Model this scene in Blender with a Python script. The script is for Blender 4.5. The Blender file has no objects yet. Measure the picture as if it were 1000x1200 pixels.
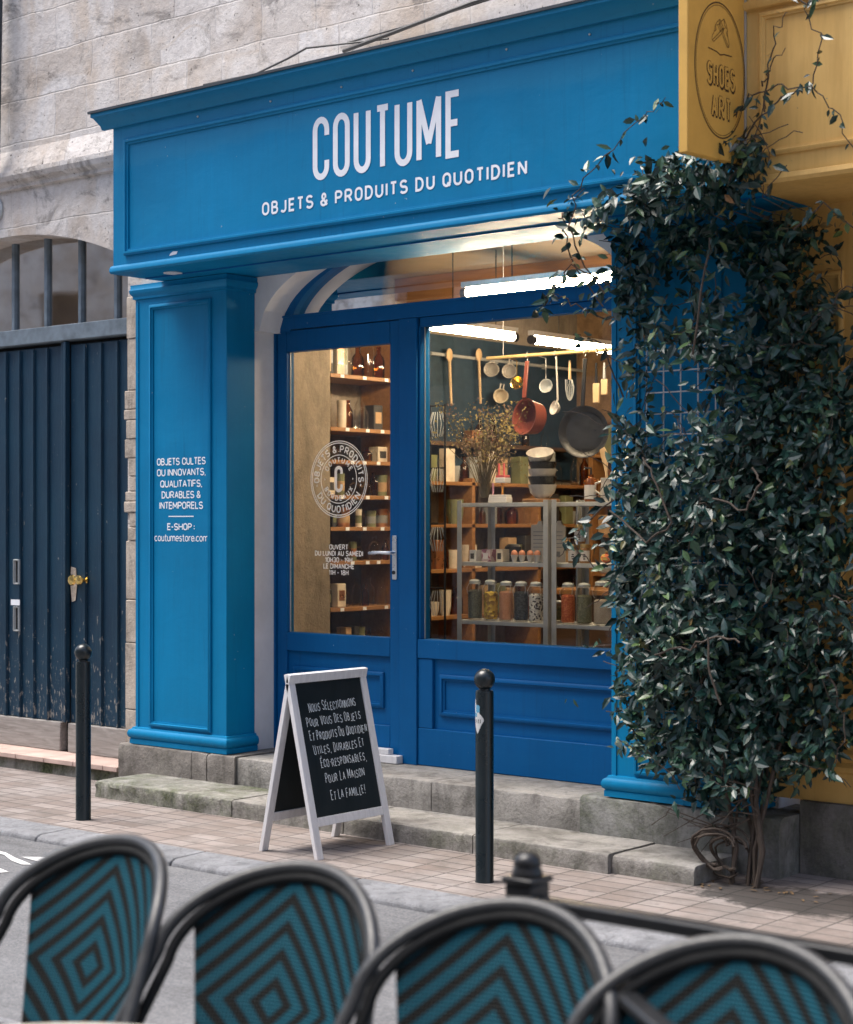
import bpy, math, random
from mathutils import Vector, Matrix
random.seed(7)
S = bpy.context.scene
C = S.collection
R = math.radians
PI = math.pi

# ------------------------------------------------------------------ camera, sky, sun, exposure
CAM_H = 1.60
cam_d = bpy.data.cameras.new('camera')
cam = bpy.data.objects.new('camera', cam_d)
C.objects.link(cam)
cam.location = (0, 0, CAM_H)
cam.rotation_euler = (R(90), 0, R(39.80))
cam_d.sensor_fit = 'HORIZONTAL'
cam_d.sensor_width = 24.0
cam_d.lens = 50.0
cam_d.shift_y = 0.014
cam_d.clip_start = 0.05
cam_d.clip_end = 500
cam_d.dof.use_dof = True
cam_d.dof.focus_distance = 9.6
cam_d.dof.aperture_fstop = 2.5
S.camera = cam

SUN_EL, SUN_AZ = 68, 240          # azimuth the light comes from, degrees clockwise from +Y
w = bpy.data.worlds.new('World')
S.world = w
w.use_nodes = True
nt = w.node_tree
nt.nodes.clear()
wo = nt.nodes.new('ShaderNodeOutputWorld')
bg = nt.nodes.new('ShaderNodeBackground')
sky = nt.nodes.new('ShaderNodeTexSky')
sky.sky_type = 'NISHITA'
sky.sun_disc = False
sky.sun_elevation = R(SUN_EL)
sky.sun_rotation = R(SUN_AZ)
sky.air_density = 1.0
sky.dust_density = 3.5
sky.ozone_density = 1.0
bg.inputs['Strength'].default_value = 0.11
nt.links.new(sky.outputs[0], bg.inputs[0])
nt.links.new(bg.outputs[0], wo.inputs[0])
sl = bpy.data.lights.new('sun', 'SUN')
sl.energy = 2.0
sl.angle = R(36)
sl.color = (1.0, 0.95, 0.88)
so = bpy.data.objects.new('sun', sl)
C.objects.link(so)
_d = Vector((math.sin(R(SUN_AZ)) * math.cos(R(SUN_EL)), math.cos(R(SUN_AZ)) * math.cos(R(SUN_EL)), math.sin(R(SUN_EL))))
so.rotation_euler = _d.to_track_quat('Z', 'Y').to_euler()
so.location = _d * 30
S.view_settings.view_transform = 'Standard'
S.view_settings.look = 'None'
S.view_settings.gamma = 1
S.view_settings.use_curve_mapping = False
S.view_settings.exposure = 1.40

# ------------------------------------------------------------------ mesh helpers
WL = {}


class MB:
    def __init__(s):
        s.v = []
        s.f = []

    def add(s, vs, fs):
        o = len(s.v)
        s.v += [tuple(v) for v in vs]
        s.f += [tuple(i + o for i in f) for f in fs]
        return s

    def box(s, x0, x1, y0, y1, z0, z1):
        s.add([(x0, y0, z0), (x1, y0, z0), (x1, y1, z0), (x0, y1, z0), (x0, y0, z1), (x1, y0, z1), (x1, y1, z1), (x0, y1, z1)],
              [(0, 3, 2, 1), (4, 5, 6, 7), (0, 1, 5, 4), (1, 2, 6, 5), (2, 3, 7, 6), (3, 0, 4, 7)])
        return s

    def bar(s, a, b, wx, wy, up=(0, 0, 1)):
        a, b = Vector(a), Vector(b)
        d = (b - a).normalized()
        u = Vector(up)
        sx = d.cross(u)
        if sx.length < 1e-5:
            sx = d.cross(Vector((1, 0, 0)))
        sx.normalize()
        sy = sx.cross(d)
        q = [(-1, -1), (1, -1), (1, 1), (-1, 1)]
        vs = [p + sx * (i * wx / 2) + sy * (j * wy / 2) for p in (a, b) for i, j in q]
        s.add(vs, [(0, 1, 2, 3), (7, 6, 5, 4), (0, 4, 5, 1), (1, 5, 6, 2), (2, 6, 7, 3), (3, 7, 4, 0)])
        return s

    def prism(s, poly, axis, a0, a1):
        """poly: list of 2-D points; axis 'x' -> (y,z), 'y' -> (x,z), 'z' -> (x,y)"""
        def m(p, a):
            return {'x': (a, p[0], p[1]), 'y': (p[0], a, p[1]), 'z': (p[0], p[1], a)}[axis]
        n = len(poly)
        s.add([m(p, a0) for p in poly] + [m(p, a1) for p in poly],
              [tuple(range(n)), tuple(range(2 * n - 1, n - 1, -1))] + [(i, i + n, (i + 1) % n + n, (i + 1) % n) for i in range(n)])
        return s

    def lathe(s, prof, c=(0, 0, 0), n=24, mat=None):
        vs = []
        fs = []
        c = Vector(c)
        for r, z in prof:
            for k in range(n):
                a = 2 * PI * k / n
                p = Vector((r * math.cos(a), r * math.sin(a), z))
                if mat:
                    p = mat @ p
                vs.append(p + c)
        for i in range(len(prof) - 1):
            for k in range(n):
                k2 = (k + 1) % n
                fs.append((i * n + k, i * n + k2, (i + 1) * n + k2, (i + 1) * n + k))
        if prof[0][0] > 1e-6:
            fs.append(tuple(range(n - 1, -1, -1)))
        if prof[-1][0] > 1e-6:
            o = (len(prof) - 1) * n
            fs.append(tuple(range(o, o + n)))
        s.add(vs, fs)
        return s

    def tube(s, pts, r, n=8, closed=False):
        pts = [Vector(p) for p in pts]
        N = len(pts)
        rs = r if isinstance(r, (list, tuple)) else [r] * N
        vs = []
        prev = None
        for i, p in enumerate(pts):
            if closed:
                d = pts[(i + 1) % N] - pts[i - 1]
            else:
                d = pts[min(i + 1, N - 1)] - pts[max(i - 1, 0)]
            if d.length < 1e-9:
                d = Vector((0, 0, 1))
            d.normalize()
            if prev is None:
                a = Vector((0, 0, 1)) if abs(d.z) < .9 else Vector((1, 0, 0))
                u = d.cross(a).normalized()
            else:
                u = prev - d * prev.dot(d)
                if u.length < 1e-6:
                    u = d.orthogonal()
                u.normalize()
            prev = u
            v = d.cross(u)
            for k in range(n):
                t = 2 * PI * k / n
                vs.append(p + (u * math.cos(t) + v * math.sin(t)) * rs[i])
        fs = []
        for i in range(N if closed else N - 1):
            j = (i + 1) % N
            for k in range(n):
                k2 = (k + 1) % n
                fs.append((i * n + k, i * n + k2, j * n + k2, j * n + k))
        if not closed:
            fs.append(tuple(range(n - 1, -1, -1)))
            fs.append(tuple(range((N - 1) * n, N * n)))
        s.add(vs, fs)
        return s

    def ball(s, c, r, n=16, m=10, sq=(1, 1, 1)):
        prof = [(r * math.sin(PI * i / m), -r * math.cos(PI * i / m)) for i in range(m + 1)]
        prof[0] = (1e-7, -r)
        prof[-1] = (1e-7, r)
        s.lathe(prof, c, n, Matrix.Diagonal(sq))
        return s

    def frame(s, x0, x1, z0, z1, wd, y0, y1, inner=None):
        """rectangular picture-frame moulding in an x-z plane, profile from y1 (wall) to y0 (front), mitred"""
        prof = inner or [(0, y1), (0, y0 + (y1 - y0) * .4), (wd * .3, y0), (wd * .6, y0), (wd * .7, y0 + (y1 - y0) * .5), (wd, y0 + (y1 - y0) * .6), (wd, y1)]
        vs = []
        for o, y in prof:
            vs += [(x0 + o, y, z0 + o), (x1 - o, y, z0 + o), (x1 - o, y, z1 - o), (x0 + o, y, z1 - o)]
        fs = []
        for i in range(len(prof) - 1):
            for k in range(4):
                k2 = (k + 1) % 4
                fs.append((i * 4 + k, i * 4 + k2, (i + 1) * 4 + k2, (i + 1) * 4 + k))
        s.add(vs, fs)
        return s


def link(name, data, root=None, parent=None):
    o = bpy.data.objects.new(name, data)
    C.objects.link(o)
    if parent:
        o.parent = parent
    return o


def build(name, mb, mat, parent=None, bevel=0, smooth=True, seg=2, off=None):
    """one mesh object; a top-level mesh gets its origin at its base, a child shares its thing's origin"""
    me = bpy.data.meshes.new(name)
    if parent:
        L = WL[parent.name]
    else:
        if off is None:
            xs = [v[0] for v in mb.v]
            ys = [v[1] for v in mb.v]
            zs = [v[2] for v in mb.v]
            off = ((min(xs) + max(xs)) / 2, (min(ys) + max(ys)) / 2, min(zs))
        L = off
    me.from_pydata([(v[0] - L[0], v[1] - L[1], v[2] - L[2]) for v in mb.v], [], mb.f)
    me.validate()
    me.update()
    if mat:
        me.materials.append(mat)
    if smooth:
        for p in me.polygons:
            p.use_smooth = True
        me.set_sharp_from_angle(angle=R(38))
    o = link(name, me, parent=parent)
    if not parent:
        o.location = L
    WL[o.name] = tuple(L)
    if bevel:
        b = o.modifiers.new('bevel', 'BEVEL')
        b.width = bevel
        b.segments = seg
        b.limit_method = 'ANGLE'
        b.angle_limit = R(40)
        b.use_clamp_overlap = True
    return o


def thing(name, label, cat, loc=(0, 0, 0), group=None):
    o = bpy.data.objects.new(name, None)
    o.empty_display_size = .1
    C.objects.link(o)
    o.location = loc
    WL[o.name] = tuple(loc)
    tag(o, label, cat, group)
    return o


def tag(o, label, cat, group=None):
    o['label'] = label
    o['category'] = cat
    if group:
        o['group'] = group
    return o


def struct(name, mb, mat, **k):
    o = build(name, mb, mat, **k)
    o['kind'] = 'structure'
    return o


def dup(root, loc, rz, label=None):
    r = root.copy()
    C.objects.link(r)
    r.location = loc
    r.rotation_euler = (0, 0, rz)
    if label:
        r['label'] = label
    WL[r.name] = tuple(loc)
    for ch in list(root.children):
        c = ch.copy()
        C.objects.link(c)
        c.parent = r
        for g in list(ch.children):
            d = g.copy()
            C.objects.link(d)
            d.parent = c
    return r


# ------------------------------------------------------------------ materials
class MT:
    """small node-graph builder around one Principled BSDF"""

    def __init__(s, name, col=(.5, .5, .5), rough=.5, metal=0, spec=.5):
        s.m = bpy.data.materials.new(name)
        s.m.use_nodes = True
        s.t = s.m.node_tree
        s.b = s.t.nodes['Principled BSDF']
        s.out = s.t.nodes['Material Output']
        s.b.inputs['Base Color'].default_value = (*col, 1)
        s.b.inputs['Roughness'].default_value = rough
        s.b.inputs['Metallic'].default_value = metal
        s.b.inputs['Specular IOR Level'].default_value = spec
        s.co = None

    def n(s, typ, **k):
        nd = s.t.nodes.new(typ)
        for a, v in k.items():
            setattr(nd, a, v)
        return nd

    def l(s, a, b):
        s.t.links.new(a, b)

    def coord(s, scale=(1, 1, 1), rot=(0, 0, 0)):
        if not s.co:
            s.co = s.n('ShaderNodeTexCoord')
        mp = s.n('ShaderNodeMapping')
        mp.inputs['Scale'].default_value = scale
        mp.inputs['Rotation'].default_value = rot
        s.l(s.co.outputs['Object'], mp.inputs[0])
        return mp.outputs[0]

    def noise(s, scale=5, detail=6, rough=.6, vec=None, dist=0):
        nd = s.n('ShaderNodeTexNoise')
        nd.inputs['Scale'].default_value = scale
        nd.inputs['Detail'].default_value = detail
        nd.inputs['Roughness'].default_value = rough
        nd.inputs['Distortion'].default_value = dist
        s.l(vec or s.coord(), nd.inputs['Vector'])
        return nd.outputs['Fac']

    def ramp(s, fac, stops):
        r = s.n('ShaderNodeValToRGB')
        e = r.color_ramp.elements
        while len(e) < len(stops):
            e.new(.5)
        for i, (p, c) in enumerate(stops):
            e[i].position = p
            e[i].color = (c, c, c, 1) if not hasattr(c, '__len__') else (*c, 1)
        s.l(fac, r.inputs[0])
        return r.outputs[0]

    def mix(s, fac, a, b, mode='MIX'):
        m = s.n('ShaderNodeMix', data_type='RGBA', blend_type=mode)
        m.inputs[0].default_value = 1
        for sock, val in ((m.inputs[0], fac), (m.inputs[6], a), (m.inputs[7], b)):
            if hasattr(val, 'is_output'):
                s.l(val, sock)
            elif hasattr(val, '__len__'):
                sock.default_value = (*val, 1)
            else:
                sock.default_value = val
        return m.outputs[2]

    def math(s, op, a, b=0):
        m = s.n('ShaderNodeMath', operation=op)
        for i, val in enumerate((a, b)):
            if hasattr(val, 'is_output'):
                s.l(val, m.inputs[i])
            else:
                m.inputs[i].default_value = val
        return m.outputs[0]

    def sep(s, vec=None):
        x = s.n('ShaderNodeSeparateXYZ')
        s.l(vec or s.coord(), x.inputs[0])
        return x.outputs

    def comb(s, x, y, z=0.0):
        c = s.n('ShaderNodeCombineXYZ')
        for i, v in enumerate((x, y, z)):
            if hasattr(v, 'is_output'):
                s.l(v, c.inputs[i])
            else:
                c.inputs[i].default_value = v
        return c.outputs[0]

    def color(s, c):
        s.l(c, s.b.inputs['Base Color'])
        return s

    def rough(s, c):
        s.l(c, s.b.inputs['Roughness'])
        return s

    def bump(s, h, strength=.3, dist=.01):
        b = s.n('ShaderNodeBump')
        b.inputs['Strength'].default_value = strength
        b.inputs['Distance'].default_value = dist
        s.l(h, b.inputs['Height'])
        s.l(b.outputs[0], s.b.inputs['Normal'])
        return s


def simple(name, col, rough=.5, metal=0, var=.25, scale=9, bump=.0, bscale=60, spec=.5):
    """a plain coat with uneven tone and a faint surface texture"""
    t = MT(name, col, rough, metal, spec)
    f = t.noise(scale, 5)
    lo = tuple(c * (1 - var) for c in col)
    hi = tuple(min(1, c * (1 + var)) for c in col)
    t.color(t.ramp(f, [(.3, lo), (.7, hi)]))
    t.rough(t.ramp(t.noise(scale * 2.3, 4), [(.3, max(.03, rough - .08)), (.7, min(1, rough + .1))]))
    if bump:
        t.bump(t.noise(bscale, 5), bump, .004)
    return t.m


def blue_paint(name, col, worn=.0):
    t = MT(name, col, .5, 0, .18)
    big = t.noise(1.3, 4, .5)
    streak = t.noise(6, 5, .6, t.coord((5, 5, .35)))
    c = t.ramp(big, [(.3, tuple(x * .86 for x in col)), (.72, tuple(min(1, x * 1.14) for x in col))])
    c = t.mix(t.ramp(streak, [(.35, 0), (.75, .22)]), c, tuple(x * .7 for x in col))
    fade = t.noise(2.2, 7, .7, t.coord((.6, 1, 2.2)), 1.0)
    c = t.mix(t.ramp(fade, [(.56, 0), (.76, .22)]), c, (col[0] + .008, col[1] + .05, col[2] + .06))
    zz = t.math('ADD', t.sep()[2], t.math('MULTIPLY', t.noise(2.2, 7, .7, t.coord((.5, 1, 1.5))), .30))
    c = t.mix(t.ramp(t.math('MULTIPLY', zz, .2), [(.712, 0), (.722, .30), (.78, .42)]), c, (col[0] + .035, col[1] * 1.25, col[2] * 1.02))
    sc = t.noise(38, 3, .55)
    sc2 = t.noise(4, 3, .5)
    chip = t.math('MULTIPLY', t.ramp(sc, [(.735, 0), (.745, 1)]), t.ramp(sc2, [(.5, 0), (.62, 1)]))
    run = t.noise(7, 8, .72, t.coord((3.5, 3.5, .22)), .5)
    c = t.mix(t.ramp(run, [(.56, 0), (.70, .38)]), c, tuple(x * .55 + .004 for x in col))
    c = t.mix(chip, c, (.36, .42, .45))
    t.color(c)
    t.rough(t.ramp(t.noise(7, 5), [(.3, .42), (.75, .62)]))
    h = t.math('ADD', t.math('MULTIPLY', t.noise(26, 5, .6), .6), t.math('MULTIPLY', t.noise(5, 4, .6, t.coord((1, 1, 1.6)), .8), 1.4))
    t.bump(h, .12, .010)
    return t.m


M = {}
M['blue'] = blue_paint('blue_paint', (.0005, .184, .385))
M['blue_shaded'] = blue_paint('blue_paint_shaded', (.0005, .097, .285))  # same paint as the fascia, darkened for the shade under its overhang
M['white_letter'] = simple('white_sign_paint', (.80, .82, .86), .5, var=.06)
def vinyl():
    m = bpy.data.materials.new('white_vinyl_film')
    m.use_nodes = True
    t = m.node_tree
    t.nodes.clear()
    o = t.nodes.new('ShaderNodeOutputMaterial')
    a = t.nodes.new('ShaderNodeMixShader')
    a.inputs[0].default_value = .42
    d = t.nodes.new('ShaderNodeBsdfDiffuse')
    d.inputs[0].default_value = (.88, .89, .89, 1)
    r = t.nodes.new('ShaderNodeBsdfTranslucent')
    r.inputs[0].default_value = (.88, .89, .89, 1)
    t.links.new(d.outputs[0], a.inputs[1])
    t.links.new(r.outputs[0], a.inputs[2])
    t.links.new(a.outputs[0], o.inputs[0])
    return m


M['white_vinyl'] = vinyl()
M['ochre'] = None


def stone_mat():
    t = MT('limestone_ashlar', (.5, .46, .42), .88, 0, .2)
    xyz = t.sep()
    wob = t.noise(3, 3)
    u = t.math('ADD', xyz[0], t.math('MULTIPLY', wob, .05))
    v = t.math('ADD', xyz[2], t.math('MULTIPLY', t.noise(2.1, 3), .045))

    def courses(bw, rh, off, shift):
        br = t.n('ShaderNodeTexBrick')
        br.offset = off
        br.squash = .72
        br.squash_frequency = 3
        br.inputs['Color1'].default_value = (.0, .0, .0, 1)
        br.inputs['Color2'].default_value = (1, 1, 1, 1)
        br.inputs['Mortar'].default_value = (.5, .5, .5, 1)
        br.inputs['Scale'].default_value = 1
        br.inputs['Mortar Size'].default_value = .0065
        br.inputs['Mortar Smooth'].default_value = .8
        br.inputs['Brick Width'].default_value = bw
        br.inputs['Row Height'].default_value = rh
        t.l(t.comb(t.math('ADD', u, shift), t.math('ADD', v, shift)), br.inputs['Vector'])
        return br
    b1, b2 = courses(.56, .275, .37, 0), courses(.43, .275, .61, 3.3)
    pick = t.ramp(t.noise(.55, 2), [(.49, 0), (.51, 1)])
    bc = t.mix(pick, b1.outputs['Color'], b2.outputs['Color'])
    mort = t.math('ADD', t.math('MULTIPLY', b1.outputs['Fac'], t.math('SUBTRACT', 1, pick)), t.math('MULTIPLY', b2.outputs['Fac'], pick))
    blk = t.ramp(bc, [(0, (.40, .345, .30)), (.3, (.60, .55, .515)), (.55, (.66, .625, .60)), (.8, (.50, .43, .37)), (1, (.72, .70, .69))])
    n1 = t.noise(1.7, 9, .68, None, .5)
    c = t.mix(t.ramp(n1, [(.40, 0), (.60, .75)]), blk, (.78, .74, .705))
    warm = t.noise(2.3, 7, .65, t.coord((1, 1, .6)), .8)
    c = t.mix(t.ramp(warm, [(.48, 0), (.66, .6)]), c, (.56, .44, .33))
    soot = t.noise(2.6, 10, .74, t.coord((1, 1, 1.5)), .9)
    c = t.mix(t.ramp(soot, [(.535, 0), (.63, .72)]), c, (.20, .18, .165))
    fine = t.noise(24, 8, .75)
    c = t.mix(t.ramp(fine, [(.42, 0), (.70, .4)]), c, (.36, .325, .30))
    pit = t.noise(46, 4, .6)
    pits = t.math('MULTIPLY', t.ramp(pit, [(.31, 1), (.38, 0)]), t.ramp(t.noise(5, 3), [(.42, 0), (.56, 1)]))
    c = t.mix(pits, c, (.10, .09, .08))
    c = t.mix(t.math('MULTIPLY', mort, .26), c, t.ramp(t.noise(3, 3), [(.4, (.34, .31, .28)), (.6, (.62, .59, .56))]))
    t.color(c)
    h = t.math('ADD', t.math('MULTIPLY', t.noise(7, 10, .74), 1.3), t.math('MULTIPLY', mort, -.25))
    h = t.math('ADD', h, t.math('MULTIPLY', pits, -.6))
    h = t.math('ADD', h, t.math('MULTIPLY', n1, .8))
    t.bump(h, .7, .024)
    return t.m


M['stone'] = stone_mat()


def plain_stone(name, col, dark, moss=0, scale=1.0, zmoss=None):
    # zmoss: moss thins out above this height over the object's base
    t = MT(name, col, .9, 0, .2)
    c = t.ramp(t.noise(2.4 * scale, 8, .68), [(.3, dark), (.5, col), (.72, tuple(min(1, x * 1.3) for x in col))])
    c = t.mix(t.ramp(t.noise(60 * scale, 5, .7), [(.4, 0), (.7, .35)]), c, tuple(x * .55 for x in col))
    if moss:
        m = t.ramp(t.noise(3.1, 8, .75, None, .5), [(.50 - .1 * moss, 0), (.62, moss)])
        if zmoss:
            g = t.math('ADD', t.sep()[2], t.math('MULTIPLY', t.noise(9, 6, .7), .05))
            m = t.math('MULTIPLY', m, t.ramp(g, [(zmoss, 1), (zmoss + .02, .22)]))
        c = t.mix(m, c, t.ramp(t.noise(50, 4), [(.35, (.03, .042, .018)), (.7, (.13, .15, .075))]))
    c = t.mix(t.ramp(t.noise(5 * scale, 9, .75, t.coord((1.6, 1.6, .6)), .6), [(.48, 0), (.66, .55)]), c, tuple(x * .45 for x in dark))
    t.color(c)
    t.bump(t.math('ADD', t.noise(14 * scale, 9, .72), t.math('MULTIPLY', t.noise(70, 4), .35)), .7, .016)
    return t.m


M['step_top'] = plain_stone('worn_step_stone', (.31, .295, .275), (.10, .092, .08), .45, 1.0, .10)
M['step_moss'] = plain_stone('mossy_step_stone', (.32, .31, .285), (.15, .14, .12), .98, 1.0, .115)
M['plinth'] = plain_stone('plinth_stone', (.24, .22, .20), (.10, .09, .08), .15)
M['kerb'] = plain_stone('kerb_stone', (.23, .235, .25), (.16, .165, .175), 0, 2)
M['lime'] = simple('limewashed_stone', (.74, .72, .72), .9, var=.1, scale=4, bump=.5, bscale=18)
M['lime_old'] = plain_stone('limewashed_stone', (.82, .81, .81), (.68, .66, .65), 0, .8)
M['jamb_stone'] = plain_stone('warm_jamb_stone', (.50, .43, .36), (.26, .22, .18), .0)
M['cement'] = plain_stone('cement_fillet', (.66, .65, .64), (.52, .51, .50), 0, .7)


def asphalt():
    t = MT('asphalt', (.16, .165, .175), .9, 0, .3)
    c = t.ramp(t.noise(1.2, 6), [(.3, (.115, .118, .125)), (.7, (.175, .18, .19))])
    v = t.n('ShaderNodeTexVoronoi')
    v.inputs['Scale'].default_value = 130
    t.l(t.coord(), v.inputs['Vector'])
    c = t.mix(.35, c, t.ramp(t.sep(v.outputs['Color'])[0], [(0, (.04, .04, .045)), (1, (.26, .26, .27))]))
    c = t.mix(t.ramp(t.noise(2.7, 9, .72, t.coord((.5, 1.4, 1)), .7), [(.48, 0), (.68, .5)]), c, (.055, .055, .058))
    c = t.mix(t.ramp(t.noise(1.1, 9, .7), [(.55, 0), (.7, .3)]), c, (.24, .24, .24))
    t.color(c)
    t.bump(t.noise(140, 4), .5, .006)
    return t.m


M['asphalt'] = asphalt()


def pavers():
    t = MT('clay_pavers', (.4, .34, .31), .85, 0, .25)
    xyz = t.sep()
    u = t.math('ADD', xyz[0], t.math('MULTIPLY', t.noise(2.2, 2), .018))
    br = t.n('ShaderNodeTexBrick')
    br.offset = 0.0
    br.inputs['Color1'].default_value = (0, 0, 0, 1)
    br.inputs['Color2'].default_value = (1, 1, 1, 1)
    br.inputs['Mortar'].default_value = (.5, .5, .5, 1)
    br.inputs['Scale'].default_value = 1
    br.inputs['Mortar Size'].default_value = .0052
    br.inputs['Mortar Smooth'].default_value = .3
    br.inputs['Brick Width'].default_value = .205
    br.inputs['Row Height'].default_value = .105
    t.l(t.comb(u, xyz[1]), br.inputs['Vector'])
    c = t.ramp(br.outputs['Color'], [(0, (.195, .158, .142)), (.5, (.235, .197, .180)), (1, (.285, .245, .228))])
    c = t.mix(t.ramp(t.noise(1.7, 7, .7), [(.45, 0), (.75, .6)]), c, (.34, .33, .33))
    c = t.mix(t.ramp(t.noise(45, 5), [(.45, 0), (.75, .35)]), c, (.25, .22, .20))
    c = t.mix(t.ramp(t.noise(3.3, 9, .75, None, .6), [(.46, 0), (.68, .6)]), c, (.10, .09, .082))
    gum = t.n('ShaderNodeTexVoronoi')
    gum.inputs['Scale'].default_value = 7
    t.l(t.coord(), gum.inputs['Vector'])
    c = t.mix(t.ramp(gum.outputs['Distance'], [(.10, .55), (.13, 0)]), c, (.12, .11, .105))
    # oily dark stain beside the roots, fixed in the paving
    g = t.n('ShaderNodeVectorMath', operation='DISTANCE')
    t.l(t.coord((1, 2.2, 1)), g.inputs[0])
    g.inputs[1].default_value = (STAIN[0], STAIN[1] * 2.2, 0)
    st = t.math('ADD', g.outputs['Value'], t.math('MULTIPLY', t.noise(5, 6, .7), -.9))
    j = t.ramp(t.noise(.9, 4), [(.35, (.055, .05, .048)), (.7, (.15, .135, .125))])
    c = t.mix(br.outputs['Fac'], c, j)
    c = t.mix(t.ramp(st, [(.0, .82), (.12, 0)]), c, (.022, .021, .02))
    t.color(c)
    h = t.math('ADD', t.math('MULTIPLY', br.outputs['Fac'], -1.0), t.math('MULTIPLY', t.noise(30, 5), .25))
    t.bump(h, .6, .006)
    return t.m


STAIN = (0, 0)


def old_gate():
    t = MT('weathered_gate_paint', (.01, .055, .10), .5, 0, .4)
    base = t.ramp(t.noise(1.6, 5), [(.3, (.002, .021, .047)), (.7, (.0042, .038, .074))])
    z = t.sep()[2]
    st = t.noise(9, 6, .7, t.coord((7, 7, .7)))
    ch = t.noise(21, 7, .7, t.coord((2.0, 2.0, .75)))
    low = t.ramp(z, [(0.0, .105), (.34, .035), (.45, 0.0)])   # object z in units of metres / below
    low = t.math('MULTIPLY', t.ramp(t.math('MULTIPLY', z, .4), [(.02, 1), (.45, .12), (.8, 0)]), .135)
    e = t.math('ADD', ch, low)
    e = t.math('ADD', e, t.math('MULTIPLY', t.ramp(st, [(.5, 0), (.8, 1)]), .04))
    c = t.mix(t.ramp(e, [(.665, 0), (.685, 1)]), base, (.27, .255, .23))
    c = t.mix(t.ramp(t.noise(8, 6, .7, t.coord((3, 3, .4))), [(.45, 0), (.8, .5)]), c, (.014, .052, .080))
    t.color(c)
    t.bump(t.math('ADD', t.noise(12, 6, .6, t.coord((6, 6, .8))), t.math('MULTIPLY', e, .6)), .35, .008)
    return t.m


M['gate'] = old_gate()


def wood(name, a, b, rough=.5, ax=0, scale=1.0):
    t = MT(name, a, rough)
    sc = [9 * scale] * 3
    sc[ax] = .8 * scale
    n = t.noise(3, 6, .6, t.coord(tuple(sc)), .8)
    t.color(t.ramp(n, [(.3, a), (.7, b)]))
    t.bump(n, .15, .004)
    return t.m


M['oldwood'] = wood('weathered_kick_board', (.20, .185, .17), (.36, .34, .32), .9, 0, 2)
M['pine'] = wood('honey_pine', (.22, .10, .032), (.34, .165, .055), .5, 1)
M['pine_x'] = wood('honey_pine_long', (.22, .10, .032), (.34, .165, .055), .5, 0)
M['beech'] = wood('pale_beech', (.50, .33, .17), (.62, .44, .25), .5, 2)
M['darkwood'] = wood('dark_wood', (.05, .027, .014), (.10, .055, .028), .5, 0)
M['bamboo'] = wood('bamboo', (.52, .36, .14), (.66, .48, .22), .4, 0)
M['white_frame'] = wood('whitewashed_frame', (.60, .59, .60), (.74, .73, .74), .6, 2, 2)
M['black_paint'] = simple('black_bollard_paint', (.0055, .011, .014), .30, var=.12, scale=5, bump=.06, bscale=40)
M['black_metal'] = simple('black_metal', (.016, .017, .019), .35, .2, bump=.05)
M['matt_black'] = simple('matt_black_band', (.010, .011, .012), .7, spec=.2)
M['steel'] = simple('galvanised_steel', (.46, .48, .48), .42, .3, var=.12)
M['satin'] = simple('satin_aluminium', (.72, .74, .76), .3, .85, var=.05)
M['brass'] = simple('polished_brass', (.78, .56, .20), .22, 1, var=.1)
M['fan_frame'] = simple('grey_transom_paint', (.15, .19, .225), .6, var=.3, bump=.2)
M['zinc'] = simple('dull_zinc', (.035, .045, .055), .6, .1, var=.3)
M['dark_void'] = simple('dark_interior', (.02, .018, .016), .9)


def slate():
    t = MT('chalkboard', (.006, .011, .013), .55, 0, .3)
    n = t.noise(3.5, 6, .65, t.coord((1, 1, .6)), 1.2)
    t.color(t.ramp(n, [(.4, (.004, .009, .011)), (.75, (.015, .021, .024))]))
    return t.m


M['slate'] = slate()
M['chalk'] = simple('chalk', (.78, .83, .85), .9, var=.15, scale=60)


def glass_mat(name='window_glass', tint=(.97, .985, .98), ior=1.5, rough=.0, boost=1.0):
    m = bpy.data.materials.new(name)
    m.use_nodes = True
    t = m.node_tree
    t.nodes.clear()
    o = t.nodes.new('ShaderNodeOutputMaterial')
    mx = t.nodes.new('ShaderNodeMixShader')
    tr = t.nodes.new('ShaderNodeBsdfTransparent')
    gl = t.nodes.new('ShaderNodeBsdfGlossy')
    fr = t.nodes.new('ShaderNodeFresnel')
    mu = t.nodes.new('ShaderNodeMath')
    mu.operation = 'MULTIPLY'
    mu.inputs[1].default_value = boost
    tr.inputs[0].default_value = (*tint, 1)
    gl.inputs['Roughness'].default_value = rough
    fr.inputs[0].default_value = ior
    # gentle waviness of the pane
    tc = t.nodes.new('ShaderNodeTexCoord')
    nz = t.nodes.new('ShaderNodeTexNoise')
    nz.inputs['Scale'].default_value = 1.4
    bp = t.nodes.new('ShaderNodeBump')
    bp.inputs['Strength'].default_value = .06
    bp.inputs['Distance'].default_value = .02
    t.links.new(tc.outputs['Object'], nz.inputs['Vector'])
    t.links.new(nz.outputs['Fac'], bp.inputs['Height'])
    t.links.new(bp.outputs[0], gl.inputs['Normal'])
    t.links.new(fr.outputs[0], mu.inputs[0])
    t.links.new(mu.outputs[0], mx.inputs[0])
    t.links.new(tr.outputs[0], mx.inputs[1])
    t.links.new(gl.outputs[0], mx.inputs[2])
    t.links.new(mx.outputs[0], o.inputs[0])
    return m


M['glass'] = glass_mat('window_glass', boost=1.15)
M['jar_glass'] = glass_mat('jar_glass', (.985, .995, .99), 1.45, .03, .4)
M['dark_glass'] = glass_mat('dusty_fanlight_glass', (.75, .70, .64), 1.5, .03, 8.0)


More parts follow.
